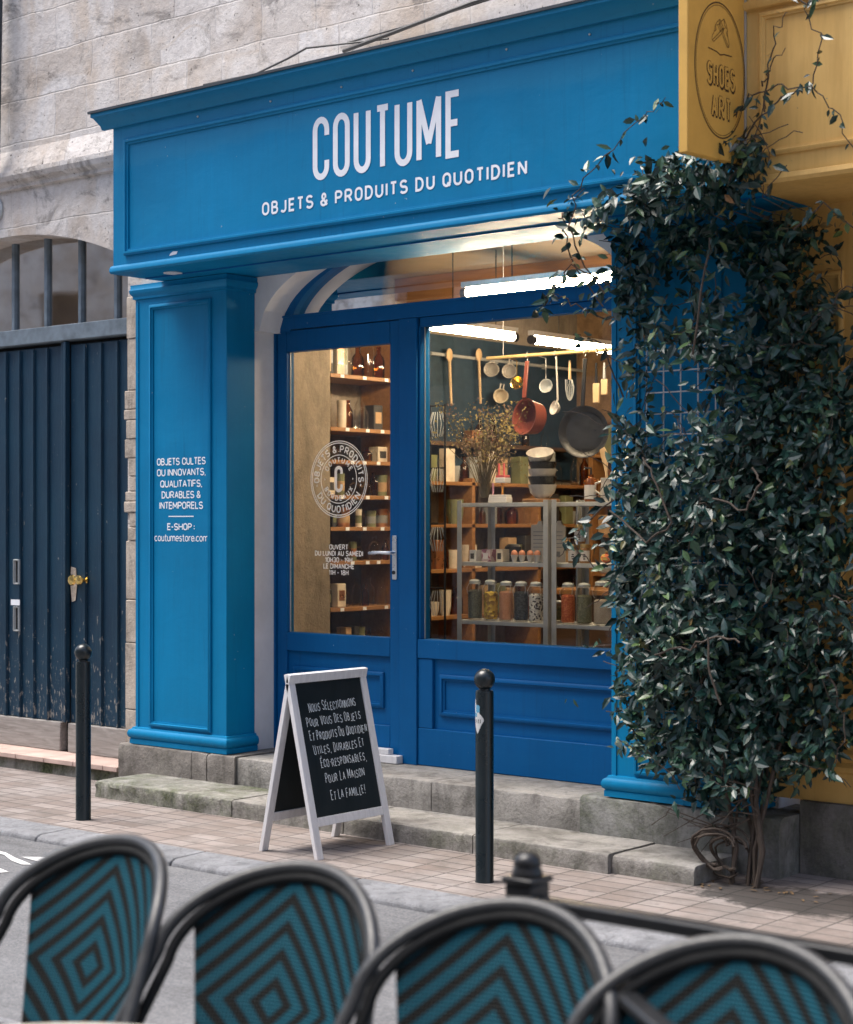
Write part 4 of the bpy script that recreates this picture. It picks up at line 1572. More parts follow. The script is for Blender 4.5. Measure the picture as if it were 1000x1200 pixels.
# top shelf: blocks, vase, bowls, bottle, pitcher
zt = 1.722
wht = simple('white_block', (.72, .70, .68), .5, var=.05)


def taper_set(px, z, w_, cols, label):
    bx = W(px, 600, 8.08)[0]
    t_ = thing('candle_block', label, 'candle block', (bx, 8.08, z), 'candle blocks on the top shelf')
    build('base', MB().box(bx - w_ / 2, bx + w_ / 2, 8.05, 8.11, z, z + .03), wht, t_, bevel=.003)
    build('tray', MB().box(bx - w_ / 2 + .003, bx + w_ / 2 - .003, 8.053, 8.107, z + .0305, z + .045), cols[0], t_, bevel=.003)
    for i, (dx_, c_) in enumerate(zip((-.4, .12), cols[1:])):
        build('candle', MB().tube([(bx + dx_ * w_, 8.08, z + .0455), (bx + dx_ * w_, 8.08, z + .112)], .0065, 10), c_, t_)


pk = simple('pink_wax', (.62, .30, .38), .5)
rd = simple('coral_wax', (.66, .13, .13), .5)
og = simple('orange_wax', (.68, .30, .06), .5)
taper_set(586.5, zt, .13, (wht, pk, og), 'lower white candle block with pink and orange candles on the top shelf')
taper_set(589.5, zt + .112, .07, (rd, rd, rd), 'upper small white and coral candle block with a coral candle')
vx, vy = W(568, 580, 8.18)[0], 8.18
vs_ = thing('flower_vase', 'clear glass vase of dried yellow and brown flowers on the top shelf', 'vase', (vx, vy, zt))
build('vase', MB().lathe([(.035, 0), (.04, .01), (.034, .10), (.040, .18), (.037, .18), (.03, .1), (.034, .014), (1e-6, .012)], (vx, vy, zt), 18), M['jar_glass'], vs_)
st_ = MB()
flw = MB()
fl2 = MB()
rf = random.Random(9)
for i in range(70):
    tx_, ty_, tz_ = vx + rf.gauss(.02, .12), vy + rf.gauss(0, .07), zt + rf.uniform(.24, .56)
    b0 = Vector((vx + rf.uniform(-.015, .015), vy + rf.uniform(-.015, .015), zt + .03))
    mid_ = Vector((vx + (tx_ - vx) * .35, vy + (ty_ - vy) * .35, zt + .22))
    end = Vector((tx_, ty_, tz_))
    st_.tube([b0, mid_, end], .0016, 5)
    for q in range(26):
        c0 = end + Vector((rf.gauss(0, .024), rf.gauss(0, .024), rf.gauss(-.01, .035)))
        s_ = rf.uniform(.004, .011)
        d1 = Vector((rf.uniform(-1, 1), rf.uniform(-1, 1), rf.uniform(-1, 1))).normalized()
        d2 = d1.orthogonal().normalized()
        (flw if i % 3 else fl2).add([c0 - d1 * s_, c0 + d2 * s_ * .6, c0 + d1 * s_, c0 - d2 * s_ * .6], [(0, 1, 2, 3)])
build('stems', st_, simple('dry_stem', (.13, .10, .05), .8), vs_)
build('blossom', flw, grain('dry_yellow', (.30, .23, .07), (.17, .14, .06), 9), vs_, smooth=False)
build('seed_head', fl2, grain('dry_brown', (.14, .07, .045), (.24, .16, .10), 9), vs_, smooth=False)
bwx = W(636, 590, 8.12)[0]
tag(build('serving_board', MB().lathe([(.105, 0), (.108, .004), (.108, .016), (.104, .02), (1e-6, .02)], (bwx - .03, 8.15, zt), 28), M['pine_x'], bevel=0), 'round red-brown board under the stack of bowls on the top shelf', 'board')
ch_w = simple('white_glaze', (.50, .47, .43), .25, var=.06)
ch_b = simple('black_glaze', (.022, .024, .026), .3, var=.2)
zz = zt + .021
for i, (r_, h_, mm, tl, lb) in enumerate(((.083, .078, ch_w, 0, 'big white bowl at the bottom of the bowl stack'), (.083, .078, ch_b, 0, 'black bowl above the bottom white bowl in the stack'), (.082, .078, ch_w, 0, 'white bowl between the two black bowls of the stack'), (.080, .075, ch_b, 0, 'black bowl under the tilted bowl of the stack'), (.078, .070, ch_w, 24, 'white bowl tilted on top of the bowl stack'))):
    prof = [(r_ * .45, 0), (r_ * .5, .004), (r_ * .82, h_ * .42), (r_, h_), (r_ * .965, h_), (r_ * .78, h_ * .45), (r_ * .4, .01), (1e-6, .009)]
    mt_ = Matrix.Rotation(R(tl), 3, Vector((.9, .45, 0)))
    tag(build('bowl', MB().lathe(prof, (bwx - .012 * (tl > 0), 8.12, zz + (.022 if tl else 0)), 28, mt_), mm), lb, 'bowl', 'stack of bowls on the top shelf')
    zz += .043 if i else .046
bx = W(693, 600, 8.1)[0]
bt = thing('dispenser_bottle', 'amber dispenser bottle with a white label near the right end of the top shelf', 'bottle', (bx, 8.1, zt))
build('body', MB().lathe([(.036, 0), (.038, .006), (.038, .10), (.03, .125), (.014, .135), (.014, .15)], (bx, 8.1, zt), 20), simple('amber_bottle', (.16, .05, .015), .15), bt)
build('pump', MB().tube([(bx, 8.1, zt + .1505), (bx, 8.1, zt + .185), (bx - .035, 8.09, zt + .187)], .006, 8), ch_b, bt)
vs = []
for i in range(11):
    a = -PI / 2 + .3 + (i / 10 - .5) * 2.2
    vs += [(bx + .0385 * math.cos(a), 8.1 + .0385 * math.sin(a), zt + .015), (bx + .0385 * math.cos(a), 8.1 + .0385 * math.sin(a), zt + .092)]
build('label', MB().add(vs, [(2 * i, 2 * i + 2, 2 * i + 3, 2 * i + 1) for i in range(10)]), M['white_vinyl'], bt)
px_ = W(713, 600, 8.1)[0]
pt = thing('white_pitcher', 'white pitcher holding wooden spatulas at the right end of the top shelf', 'pitcher', (px_, 8.1, zt))
build('body', MB().lathe([(.036, 0), (.04, .005), (.045, .05), (.038, .10), (.043, .13), (.040, .13), (.034, .1), (.038, .05), (1e-6, .012)], (px_, 8.1, zt), 20), ch_w, pt)
build('handle', MB().tube([(px_ - .038, 8.09, zt + .11), (px_ - .07, 8.08, zt + .10), (px_ - .072, 8.08, zt + .06), (px_ - .042, 8.09, zt + .04)], .006, 8), ch_w, pt)
sp1 = MB().prism([(px_ - .010, zt + .02), (px_ + .004, zt + .02), (px_ - .005, zt + .16), (px_ - .002, zt + .26), (px_ - .028, zt + .30), (px_ - .058, zt + .285), (px_ - .050, zt + .25), (px_ - .022, zt + .16)], 'y', 8.10, 8.107)
tag(build('spatula', sp1, M['beech'], bevel=.002), 'pale wooden spatula standing in the white pitcher', 'spatula')

# hanging rod with pans and tools
RYD = 8.22
zr = W(640, 415, RYD)[2]
xa, xb = W(571, 420, RYD)[0], W(735, 410, RYD)[0]
rod = thing('hanging_rod', 'bamboo rod hung from the ceiling by two cords behind the window', 'rod', ((xa + xb) / 2, RYD, zr))
build('pole', MB().tube([(xa, RYD, zr), (xb, RYD, zr)], .011, 10), M['bamboo'], rod)
cd = MB()
for px in (590, 724):
    cx_ = W(px, 415, RYD)[0]
    cd.tube([(cx_, RYD, zr + .01), (cx_, RYD, RZ1)], .002, 5)
build('cord', cd, M['white_frame'], rod)
hk = MB()
for px in (618, 651, 686, 700):
    cx_ = W(px, 415, RYD)[0]
    hk.tube([(cx_, RYD - .014, zr - .012), (cx_, RYD - .002, zr + .016), (cx_, RYD + .014, zr + .002), (cx_, RYD, zr - .03)], .002, 6)
build('hook', hk, M['steel'], rod)


def lathe_dir(mb, prof, c, d, n=24):
    q = Vector((0, 0, 1)).rotation_difference(Vector(d)).to_matrix()
    return mb.lathe(prof, c, n, q)


red_e = simple('terracotta_enamel', (.20, .05, .032), .35, var=.12)
p0 = Vector(W(615, 488, RYD - .04))
pan = thing('saucepan', 'terracotta red saucepan hanging by its handle from the bamboo rod', 'saucepan', tuple(p0))
dirn = Vector((-.25, -1, .12)).normalized()
c_ = p0 + dirn * .0
bw = MB()
lathe_dir(bw, [(.075, -.10), (.09, -.09), (.102, .0), (.107, .004), (.098, .0), (.086, -.085), (1e-6, -.09)], c_, dirn, 30)
build('body', bw, red_e, pan)
hp_ = Vector(W(618, 423, RYD))
top_rim = c_ + Vector((0, .0, .10))
build('handle', MB().bar(top_rim + Vector((0, -.004, .005)), hp_ + Vector((0, 0, -.0)), .028, .012, (0, 1, 0)), red_e, pan, bevel=.004)
ld = thing('ladle', 'white enamel ladle hanging from the bamboo rod beside the red saucepan', 'ladle', W(651, 480, RYD))
l0_, l1_ = Vector(W(652, 415, RYD)), Vector(W(654, 468, RYD))
build('handle', MB().tube([l0_ + Vector((0, 0, -.012)), l0_.lerp(l1_, .5), l1_, l1_ + Vector((-.01, -.01, -.03))], .0055, 8), ch_w, ld)
q_ = Vector(W(650, 478, RYD - .01))
bw = MB()
lathe_dir(bw, [(1e-6, -.028), (.025, -.024), (.036, -.008), (.041, .004), (.038, .004), (.030, -.010), (1e-6, -.02)], q_, Vector((-.35, -1, .25)).normalized(), 20)
build('bowl', bw, ch_w, ld)
fp = thing('frying_pan', 'dark iron frying pan hanging at the right of the window', 'frying pan', W(683, 500, RYD + .02))
q_ = Vector(W(684, 506, RYD + .02))
bw = MB()
lathe_dir(bw, [(1e-6, -.035), (.115, -.034), (.145, 0), (.148, .002), (.140, 0), (.112, -.028), (1e-6, -.029)], q_, Vector((.30, -1, 0)).normalized(), 36)
build('body', bw, M['black_metal'], fp)
ft = Vector(W(686, 420, RYD))
build('handle', MB().bar(q_ + Vector((0, -.01, .14)), ft, .024, .010, (0, 1, 0)), M['black_metal'], fp, bevel=.003)
for px, lb, hh, mm in ((699, 'wooden handled brush hanging right of the frying pan handle', .15, M['beech']), (708.5, 'small wooden scraper hanging beside the ivy at the right', .12, M['beech'])):
    b0 = Vector(W(px, 425, RYD))
    t_ = thing('kitchen_tool', lb, 'kitchen tool', tuple(b0))
    build('handle', MB().tube([b0, b0 - Vector((0, 0, hh * .75))], [.006, .009], 8), M['black_metal'] if px < 705 else M['steel'], t_)
    build('head', MB().box(b0.x - .022, b0.x + .022, RYD - .006, RYD + .006, b0.z - hh * 1.5, b0.z - hh * .76), mm, t_, bevel=.005)

for px, lb in ((668, 'wire whisk hanging between the ladle and the frying pan'),):
    b0 = Vector(W(px, 422, RYD + .05))
    t_ = thing('whisk', lb, 'whisk', tuple(b0))
    build('handle', MB().tube([b0, b0 - Vector((0, 0, .11))], [.006, .009], 8), M['beech'], t_)
    wm = MB()
    for k in range(6):
        a = PI * k / 6
        pts = []
        for i in range(13):
            u = PI * i / 12
            pts.append(b0 + Vector((math.cos(a) * .026 * math.cos(u) * (1 if i else .2), math.sin(a) * .026 * math.cos(u), -.11 - .12 * math.sin(u) ** .8)))
        wm.tube(pts, .0013, 5)
    build('wires', wm, M['steel'], t_)
for px, pz, lb in ((640, 452, 'small round tea strainer hanging behind the saucepan handle'), (606, 448, 'small brass funnel hanging left of the saucepan handle')):
    b0 = Vector(W(px, pz, RYD + .12))
    t_ = thing('strainer' if px > 620 else 'funnel', lb, 'strainer' if px > 620 else 'funnel', tuple(b0))
    mm_ = M['steel'] if px > 620 else M['brass']
    build('cup', lathe_dir(MB(), [(.012, -.05), (.030, -.03), (.040, .0), (.042, .002), (.036, .0), (.026, -.026), (.010, -.045)], b0, Vector((.2, -1, .2)).normalized(), 18), mm_, t_)
    build('handle', MB().tube([b0 + Vector((0, 0, .04)), Vector((b0.x, b0.y, zr - .01)), Vector((b0.x, RYD + .012, zr))], .003, 6), mm_, t_)

# tools on the navy wall panel, seen in the depth of the shop (panel faces +x)
NX = RX0 + .034


def WX(px, py, x):
    c_, s_ = 0.76827, -0.64012
    d = (px - 500) / 2083.
    X_, Y_, Z_ = c_ * d + s_, -s_ * d + c_, (614 - py) / 2083.
    t_ = x / X_
    return x, Y_ * t_, CAM_H + Z_ * t_


wr_ = thing('peg_rail', 'steel hanging rail fixed along the navy wall inside the shop', 'rail', WX(560, 420, NX))
ra, rb_ = WX(505, 414, NX + .02), WX(690, 425, NX + .02)
build('rail', MB().tube([ra, (rb_[0], rb_[1], ra[2])], .012, 8), M['steel'], wr_)
bk = MB()
for t_ in (.1, .4, .7):
    yy = ra[1] + (rb_[1] - ra[1]) * t_
    bk.box(NX - .003, NX + .01, yy - .012, yy + .012, ra[2] - .02, ra[2] + .02)
build('bracket', bk, M['steel'], wr_)
for px, lb in ((527, 'long wooden spoon hanging on the navy wall, left one'), (561.5, 'long wooden spoon with a dark hole hanging on the navy wall')):
    a_ = Vector(WX(px, 416, NX + .045))
    t_ = thing('wooden_spoon', lb, 'spoon', tuple(a_), 'wooden spoons on the navy wall')
    build('bowl', MB().ball((a_.x, a_.y, a_.z), .045, 14, 10, (.25, .8, 1.1)), M['beech'], t_)
    build('handle', MB().tube([(a_.x, a_.y, a_.z - .045), (a_.x, a_.y + .02, a_.z - .36)], [.011, .009], 8), M['beech'], t_)
for px, py, lb in ((577, 433, 'pale enamel mug hanging on the navy wall, left of two'), (598, 435, 'pale enamel mug hanging on the navy wall, right of two'), (588, 464, 'beige mug standing on the ledge below the hanging mugs')):
    a_ = Vector(WX(px, py, NX + .10))
    t_ = thing('mug', lb, 'mug', tuple(a_), 'mugs by the navy wall')
    bw = MB()
    lathe_dir(bw, [(1e-6, -.05), (.046, -.05), (.052, .04), (.055, .042), (.049, .04), (.043, -.042), (1e-6, -.043)], a_, Vector((.5, -1, -.05)).normalized(), 22)
    build('body', bw, ch_w if py < 460 else goods[2], t_)
    build('handle', MB().tube([a_ + Vector((.0, .02, .05)), a_ + Vector((.0, .03, .09)), a_ + Vector((.0, -.01, .09)), a_ + Vector((0, -.02, .05))], .006, 8), ch_w, t_)
lg = build('wall_ledge', MB().box(NX - .003, NX + .14, 9.4, 11.5, 2.165, 2.195), M['darkwood'])
tag(lg, 'dark narrow ledge along the bottom of the navy wall', 'ledge')
for i in range(9):
    yy = 9.6 + i * .2 + ri.uniform(-.05, .05)
    tag(build('bottle', bottle_mb(NX + .07, yy, 2.195, ri.uniform(.12, .22), .03), ri.choice([M['jar_glass'], amber])), 'small bottle standing on the dark ledge of the navy wall', 'bottle', 'bottles on the navy wall ledge')
tag(build('brick_mould', MB().box(NX + .01, NX + .1, WX(548, 460, NX)[1] - .06, WX(548, 460, NX)[1] + .06, 2.196, 2.29), goods[4], bevel=.004), 'small copper coloured block on the dark ledge of the navy wall', 'block')

# glass front cabinet of hanging wire baskets near the mullion
hb_ = thing('wire_stand', 'tall dark wire stand of hanging glass and baskets just right of the mullion', 'stand', W(513, 700, 8.6))
bs = Vector(W(513, 700, 8.6))
wm = MB()
for dx in (-.06, .06):
    wm.tube([(bs.x + dx, bs.y, RZ0), (bs.x + dx, bs.y, 2.35)], .007, 8)
for zz in (2.34, 1.95, 1.6, 1.2, .8):
    wm.tube([(bs.x - .06, bs.y, zz), (bs.x + .06, bs.y, zz)], .005, 6)
build('frame', wm, M['black_metal'], hb_)
for zz in (2.2, 1.85, 1.48, 1.08, .66):
    gm = MB()
    for k in range(14):
        a = 2 * PI * k / 14
        gm.tube([(bs.x + .03 * math.cos(a), bs.y + .03 * math.sin(a), zz + .1), (bs.x + .055 * math.cos(a), bs.y + .055 * math.sin(a), zz + .03), (bs.x + .03 * math.cos(a), bs.y + .03 * math.sin(a), zz - .05)], .0022, 4)
    build('basket', gm, M['steel'], hb_)

# ================================================================== YELLOW NEIGHBOUR
yel = thing('yellow_shopfront', 'ochre yellow wooden shopfront next door, half hidden by the climbing plant', 'shopfront', (-3.4, 7.2, .2))
O = M['ochre']
yf = MB().box(-3.878, -1.2, 6.805, 7.43, 3.065, 4.60)
yfa = build('fascia', yf, O, yel)
build('panel_moulding', MB().frame(-3.80, -1.35, 3.18, 3.80, .03, 6.788, 6.804), O, yfa)
build('ledge', MB().prism([(6.804, 3.815), (6.78, 3.82), (6.77, 3.835), (6.77, 3.85), (6.804, 3.86)], 'x', -3.878, -1.2), O, yfa)
build('bottom_lip', MB().prism([(6.804, 3.10), (6.79, 3.095), (6.785, 3.075), (6.80, 3.060), (7.43, 3.060), (7.43, 3.0645), (6.804, 3.0645)], 'x', -3.878, -1.2), O, yfa)
YY = 7.40
yp = build('boarding', MB().box(-4.088, -1.2, YY, YY + .06, .335, 3.06), O, yel)
build('panel_moulding', MB().frame(-4.03, -3.70, .66, 2.75, .035, YY - .02, YY - .001).frame(-3.62, -2.6, .66, 2.75, .035, YY - .02, YY - .001), O, yp)
build('base_rail', MB().prism([(YY - .0005, .335), (YY - .025, .335), (YY - .025, .47), (YY - .035, .48), (YY - .035, .50), (YY - .01, .52), (YY - .02, .545), (YY - .02, .56), (YY - .0005, .575)], 'x', -4.088, -1.2), O, yp)
yt = MB()
ink = on_front(YY - .0012)
write(yt, 'SIEUR', .052, .70, .34, .010, ink, -3.855, 1.45, align='l', width=.21)
write(yt, 'LE', .052, .70, .34, .010, ink, -3.845, 1.365, align='l')
yt.add([(-3.86, YY - .002, 1.335), (-3.70, YY - .002, 1.335), (-3.70, YY - .002, 1.342), (-3.86, YY - .002, 1.342)], [(0, 1, 2, 3)])
build('lettering', yt, M['sign_ink'], yp, smooth=False)
yb = MB()
worn_block(yb, -3.895, -1.2, 7.345, 7.6, -.02, .334, .012)
build('plinth', yb, plain_stone('grimy_plinth', (.20, .19, .18), (.09, .085, .075), .4), yel)
build('head_bracket', MB().tube([(-3.80, 6.80, 3.93), (-3.80, 6.72, 3.93), (-3.80, 6.70, 3.97)], .02, 10), M['zinc'], yel)

# projecting sign
SX = -3.862
sg = thing('projecting_sign', 'mustard yellow projecting sign with an oval line and a pair of drawn shoes', 'sign', (SX - .02, 6.55, 3.14))
sb = MB().prism([(6.318, 3.135), (6.783, 3.150), (6.783, 4.12), (6.318, 4.12)], 'x', SX - .045, SX)
build('board', sb, M['sign_yellow'], sg, bevel=.004)
build('edge_strip', MB().box(SX - .047, SX + .001, 6.784, 6.80, 3.14, 4.12), M['steel'], sg)
ink2 = MB()
PS = lambda u, v, l: (SX + .0008 + l, u, v)
OC = (6.578, 3.520)


def oval(a_, b_, wd):
    ribbon(ink2, [(OC[0] + a_ * math.cos(2 * PI * i / 60), OC[1] + b_ * math.sin(2 * PI * i / 60)) for i in range(61)], wd, PS, .0003)


oval(.206, .285, .006)
oval(.196, .274, .0025)


def outline_text(txt, h, w_, gap, xc, z0, width):
    # hollow letters: a wide dark stroke with a yellow stroke laid over it
    a, b = MB(), MB()
    write(a, txt, h, w_, gap, .019, PS, xc, z0, width=width)
    write(b, txt, h, w_, gap, .0125, lambda u, v, l: (SX + .0022 + l, u, v), xc, z0, width=width)
    write(a, txt, h, w_, gap, .015, lambda u, v, l: (SX + .0004 + l * .4, u, v), xc + .007, z0 - .008, width=width)
    ink2.v, ink2.f = ink2.v, ink2.f
    o_ = len(ink2.v)
    ink2.add(a.v, a.f)
    return b


f1 = outline_text('SHOES', .082, .52, .40, 6.583, 3.455, .215)
f2 = outline_text('ART', .082, .52, .42, 6.583, 3.322, .145)


def curve(pts, wd=.0028):
    ribbon(ink2, pts, wd, PS, .0004)


def shoe(cx, cz, rot, flip):
    base = [(-.055, .0), (-.05, -.018), (-.02, -.022), (.02, -.02), (.055, -.018), (.062, -.006), (.05, .006), (.02, .014), (.0, .03), (-.022, .034), (-.05, .032), (-.055, .0)]
    ins = [[(-.045, .03), (-.03, .018), (-.008, .026)], [(.0, .028), (.006, .012), (.02, .012)], [(-.052, -.008), (.0, -.010), (.06, -.008)], [(-.02, -.012), (-.018, .016)]]
    c_, s_ = math.cos(rot), math.sin(rot)
    for poly in [base] + ins:
        curve([(cx + flip * (x * c_ - z * s_), cz + (x * s_ + z * c_)) for x, z in poly])


shoe(6.555, 3.680, R(-38), -1)
shoe(6.615, 3.685, R(-52), 1)
curve([(6.48, 3.598), (6.55, 3.594), (6.578, 3.586), (6.61, 3.594), (6.675, 3.598)], .005)
il = build('lettering', ink2, M['sign_ink'], sg, smooth=False)
fb_ = MB()
fb_.add(f1.v, f1.f)
fb_.add(f2.v, f2.f)
build('letter_fill', fb_, M['sign_yellow'], il, smooth=False)

# ================================================================== TRELLIS + CLIMBING PLANT
tr = MB()
TX0, TX1, TZ0, TZ1 = -4.60, -4.13, .62, 2.42
nx = 6
for i in range(nx):
    xx = TX0 + (TX1 - TX0) * i / (nx - 1)
    tr.tube([(xx, 7.155, TZ0), (xx, 7.155, TZ1)], .0035, 6)
nz = 19
for i in range(nz):
    zz = TZ0 + (TZ1 - TZ0) * i / (nz - 1)
    tr.tube([(TX0, 7.148, zz), (TX1, 7.148, zz)], .0035, 6)
for xx in (TX0, TX1):
    for zz in (.8, 1.5, 2.2):
        tr.tube([(xx, 7.152, zz), (xx, 7.20, zz)], .004, 6)
tag(build('wire_trellis', tr, M['white_frame']), 'white wire grid trellis on the right blue pilaster behind the leaves', 'trellis')

rv = random.Random(77)
ROOT = (-3.97, 6.95, 0)
iv = thing('climbing_plant', 'dense dark green climbing plant growing from twisted stems over the right pilaster', 'plant', ROOT)
stems = MB()
leaves = MB()


# outline of the plant on the front plane (x, z)
OUT = [(-4.62, .60), (-4.68, 1.0), (-4.70, 1.5), (-4.66, 2.0), (-4.66, 2.45), (-4.72, 2.75), (-4.74, 2.98), (-4.50, 3.10), (-4.22, 3.18), (-4.00, 3.24), (-3.86, 3.26), (-3.72, 3.18), (-3.68, 2.9), (-3.60, 2.55), (-3.46, 2.30), (-3.36, 1.9), (-3.38, 1.62), (-3.60, 1.45), (-3.56, 1.20), (-3.42, 1.0), (-3.46, .74), (-3.62, .56), (-3.78, .40), (-3.92, .32), (-4.10, .28), (-4.32, .34), (-4.46, .45)]


def inside(x, z):
    c_ = False
    n = len(OUT)
    for i in range(n):
        x0, z0 = OUT[i]
        x1, z1 = OUT[(i + 1) % n]
        if (z0 > z) != (z1 > z) and x < (x1 - x0) * (z - z0) / (z1 - z0) + x0:
            c_ = not c_
    return c_


GAPS = [(-3.62, 1.75, .16, .22, .6), (-3.80, 1.25, .16, .16, .4), (-4.50, 1.25, .10, .2, .5), (-4.52, 1.75, .08, .18, .5), (-4.40, 2.45, .34, .52, .45), (-4.36, 2.10, .26, .26, .90), (-3.62, 2.80, .24, .40, .50), (-3.45, 2.2, .16, .5, .45), (-4.34, 2.62, .18, .14, .5), (-4.52, 2.25, .10, .25, .35), (-3.62, 2.72, .14, .22, .7), (-3.66, 2.35, .10, .15, .5), (-4.15, 2.72, .16, .12, .5), (-3.55, 1.42, .12, .12, .6), (-3.62, .85, .1, .1, .5), (-4.55, 1.5, .06, .2, .4), (-4.58, 1.0, .06, .25, .45), (-3.75, 3.0, .15, .12, .5), (-4.52, 2.9, .12, .12, .5)]


def keep(x, z):
    p = 1.0
    for gx, gz_, ra_, rb2, s_ in GAPS:
        d = ((x - gx) / ra_) ** 2 + ((z - gz_) / rb2) ** 2
        if d < 1:
            p *= 1 - s_ * (1 - d * .6)
    return p


def add_leaf(p, d, nrm, L, wd):
    """one folded, pointed leaf: base p, direction d, face normal nrm"""
    d = d.normalized()
    s_ = d.cross(nrm)
    if s_.length < 1e-4:
        s_ = d.orthogonal()
    s_.normalize()
    n_ = s_.cross(d)
    fold = rv.uniform(.12, .4)
    curl = rv.uniform(-.05, .25)
    m1, m2 = .35, .7
    pts = [p, p + d * L * m1 + s_ * wd / 2 + n_ * wd * fold * .5, p + d * L * m2 + s_ * wd * .36 + n_ * (wd * fold * .36 - L * curl * .4), p + d * L - n_ * L * curl,
           p + d * L * m2 - s_ * wd * .36 + n_ * (wd * fold * .36 - L * curl * .4), p + d * L * m1 - s_ * wd / 2 + n_ * wd * fold * .5, p + d * L * m1, p + d * L * m2 - n_ * L * curl * .4]
    leaves.add(pts, [(0, 6, 1), (6, 7, 2, 1), (7, 3, 2), (0, 5, 6), (6, 5, 4, 7), (7, 4, 3)])


def leaf_at(p, depth_out, scale=1.0):
    d = Vector((rv.gauss(0, .75), rv.gauss(-.35, .45), rv.gauss(-.45, .6)))
    nr = Vector((rv.gauss(.05, .5), rv.gauss(-.9, .35), rv.gauss(.45, .5)))
    L = (.032 + .056 * rv.random() ** 1.3) * scale
    add_leaf(p, d, nr, L, L * rv.uniform(.36, .5))


def wall_y(x, z=0):
    if z > 2.98:
        return 6.765
    return 7.17 if x < -4.09 else 7.33


cnt = 0
# the body: strands creep up the wall; leaves sit in opposite pairs along them
for k in range(1080):
    for _ in range(60):
        x, z = rv.uniform(-4.75, -3.35), rv.uniform(.28, 3.3)
        if inside(x, z) and rv.random() < keep(x, z):
            break
    thick = .34 * max(.25, 1 - ((x + 4.05) / .75) ** 2) * (1.0 if z < 2.4 else .75)
    y = wall_y(x, z) - .02 - rv.random() ** .8 * thick * (.5 if z > 2.98 else 1)
    a = rv.gauss(PI / 2, .9)
    pts = []
    p = Vector((x, y, z))
    dv = Vector((math.cos(a), rv.gauss(0, .25), math.sin(a)))
    for s_ in range(rv.randint(5, 10)):
        pts.append(p.copy())
        if (p.z > .25 and inside(p.x, p.z) and rv.random() < keep(p.x, p.z) + .05) or rv.random() < .04:
            for q in range(rv.choice((2, 2, 3))):
                leaf_at(p + Vector((rv.gauss(0, .02), rv.gauss(0, .02), rv.gauss(0, .02))), 0)
                cnt += 1
        dv += Vector((rv.gauss(0, .3), rv.gauss(0, .15), rv.gauss(0, .3)))
        dv.normalize()
        p = p + dv * rv.uniform(.030, .05)
        p.y = min(p.y, wall_y(p.x, p.z) - .01)
    if rv.random() < .25:
        stems.tube(pts, .0022, 5)
# loose sprays: (points along the spray, leaf count)
SPRAY = [([(-4.60, 6.80, 2.66), (-4.74, 6.74, 2.88), (-4.70, 6.70, 3.10), (-4.52, 6.68, 3.26), (-4.30, 6.66, 3.40), (-4.16, 6.62, 3.46)], 16),
         ([(-4.62, 6.86, 2.72), (-4.82, 6.84, 2.80), (-4.95, 6.90, 2.76), (-5.02, 6.95, 2.66)], 13),
         ([(-4.66, 6.88, 2.60), (-4.86, 6.85, 2.92), (-4.84, 6.80, 3.06), (-4.70, 6.78, 3.15)], 14),
         ([(-4.62, 6.9, 2.55), (-4.80, 6.86, 2.62), (-4.94, 6.85, 2.70), (-5.04, 6.9, 2.62)], 12),
         ([(-4.64, 7.0, 1.75), (-4.78, 6.95, 1.62), (-4.90, 6.95, 1.52), (-4.98, 6.97, 1.44)], 8),
         ([(-4.66, 7.0, 1.42), (-4.78, 6.98, 1.40), (-4.90, 6.97, 1.52)], 5),
         ([(-4.64, 7.0, 2.2), (-4.72, 6.95, 2.45), (-4.86, 6.92, 2.50)], 8),
         ([(-3.90, 6.74, 3.20), (-3.72, 6.70, 3.34), (-3.62, 6.70, 3.40), (-3.50, 6.72, 3.44), (-3.46, 6.72, 3.60), (-3.54, 6.72, 3.76), (-3.40, 6.72, 3.84), (-3.2, 6.74, 3.86)], 16),
         ([(-3.92, 6.74, 3.24), (-3.80, 6.70, 3.42), (-3.66, 6.70, 3.45), (-3.50, 6.70, 3.42), (-3.38, 6.7, 3.28), (-3.30, 6.7, 3.1), (-3.24, 6.74, 2.9)], 15),
         ([(-3.76, 6.76, 3.36), (-3.72, 6.74, 3.55), (-3.66, 6.68, 3.68), (-3.60, 6.68, 3.74)], 2),
         ([(-3.76, 6.76, 3.48), (-3.70, 6.7, 3.52), (-3.62, 6.7, 3.60)], 1),
         ([(-3.54, 6.72, 3.78), (-3.66, 6.72, 3.90), (-3.78, 6.72, 4.05)], 2),
         ([(-3.50, 6.74, 3.80), (-3.56, 6.73, 3.95), (-3.52, 6.74, 4.1)], 1),
         ([(-3.90, 6.68, 3.05), (-3.80, 6.70, 3.18), (-3.74, 6.72, 3.30), (-3.72, 6.72, 3.42)], 5),
         ([(-3.66, 6.85, 2.85), (-3.52, 6.84, 2.95), (-3.36, 6.86, 2.82), (-3.2, 6.88, 2.60)], 14),
         ([(-3.60, 7.0, 2.5), (-3.48, 6.98, 2.62), (-3.34, 7.0, 2.55)], 10),
         ([(-3.55, 7.0, 1.30), (-3.46, 6.98, 1.25), (-3.40, 6.98, 1.38), (-3.44, 7.0, 1.5)], 4),
         ([(-3.60, 7.05, .95), (-3.50, 7.04, .72), (-3.56, 7.0, .55), (-3.60, 7.0, .50)], 8)]
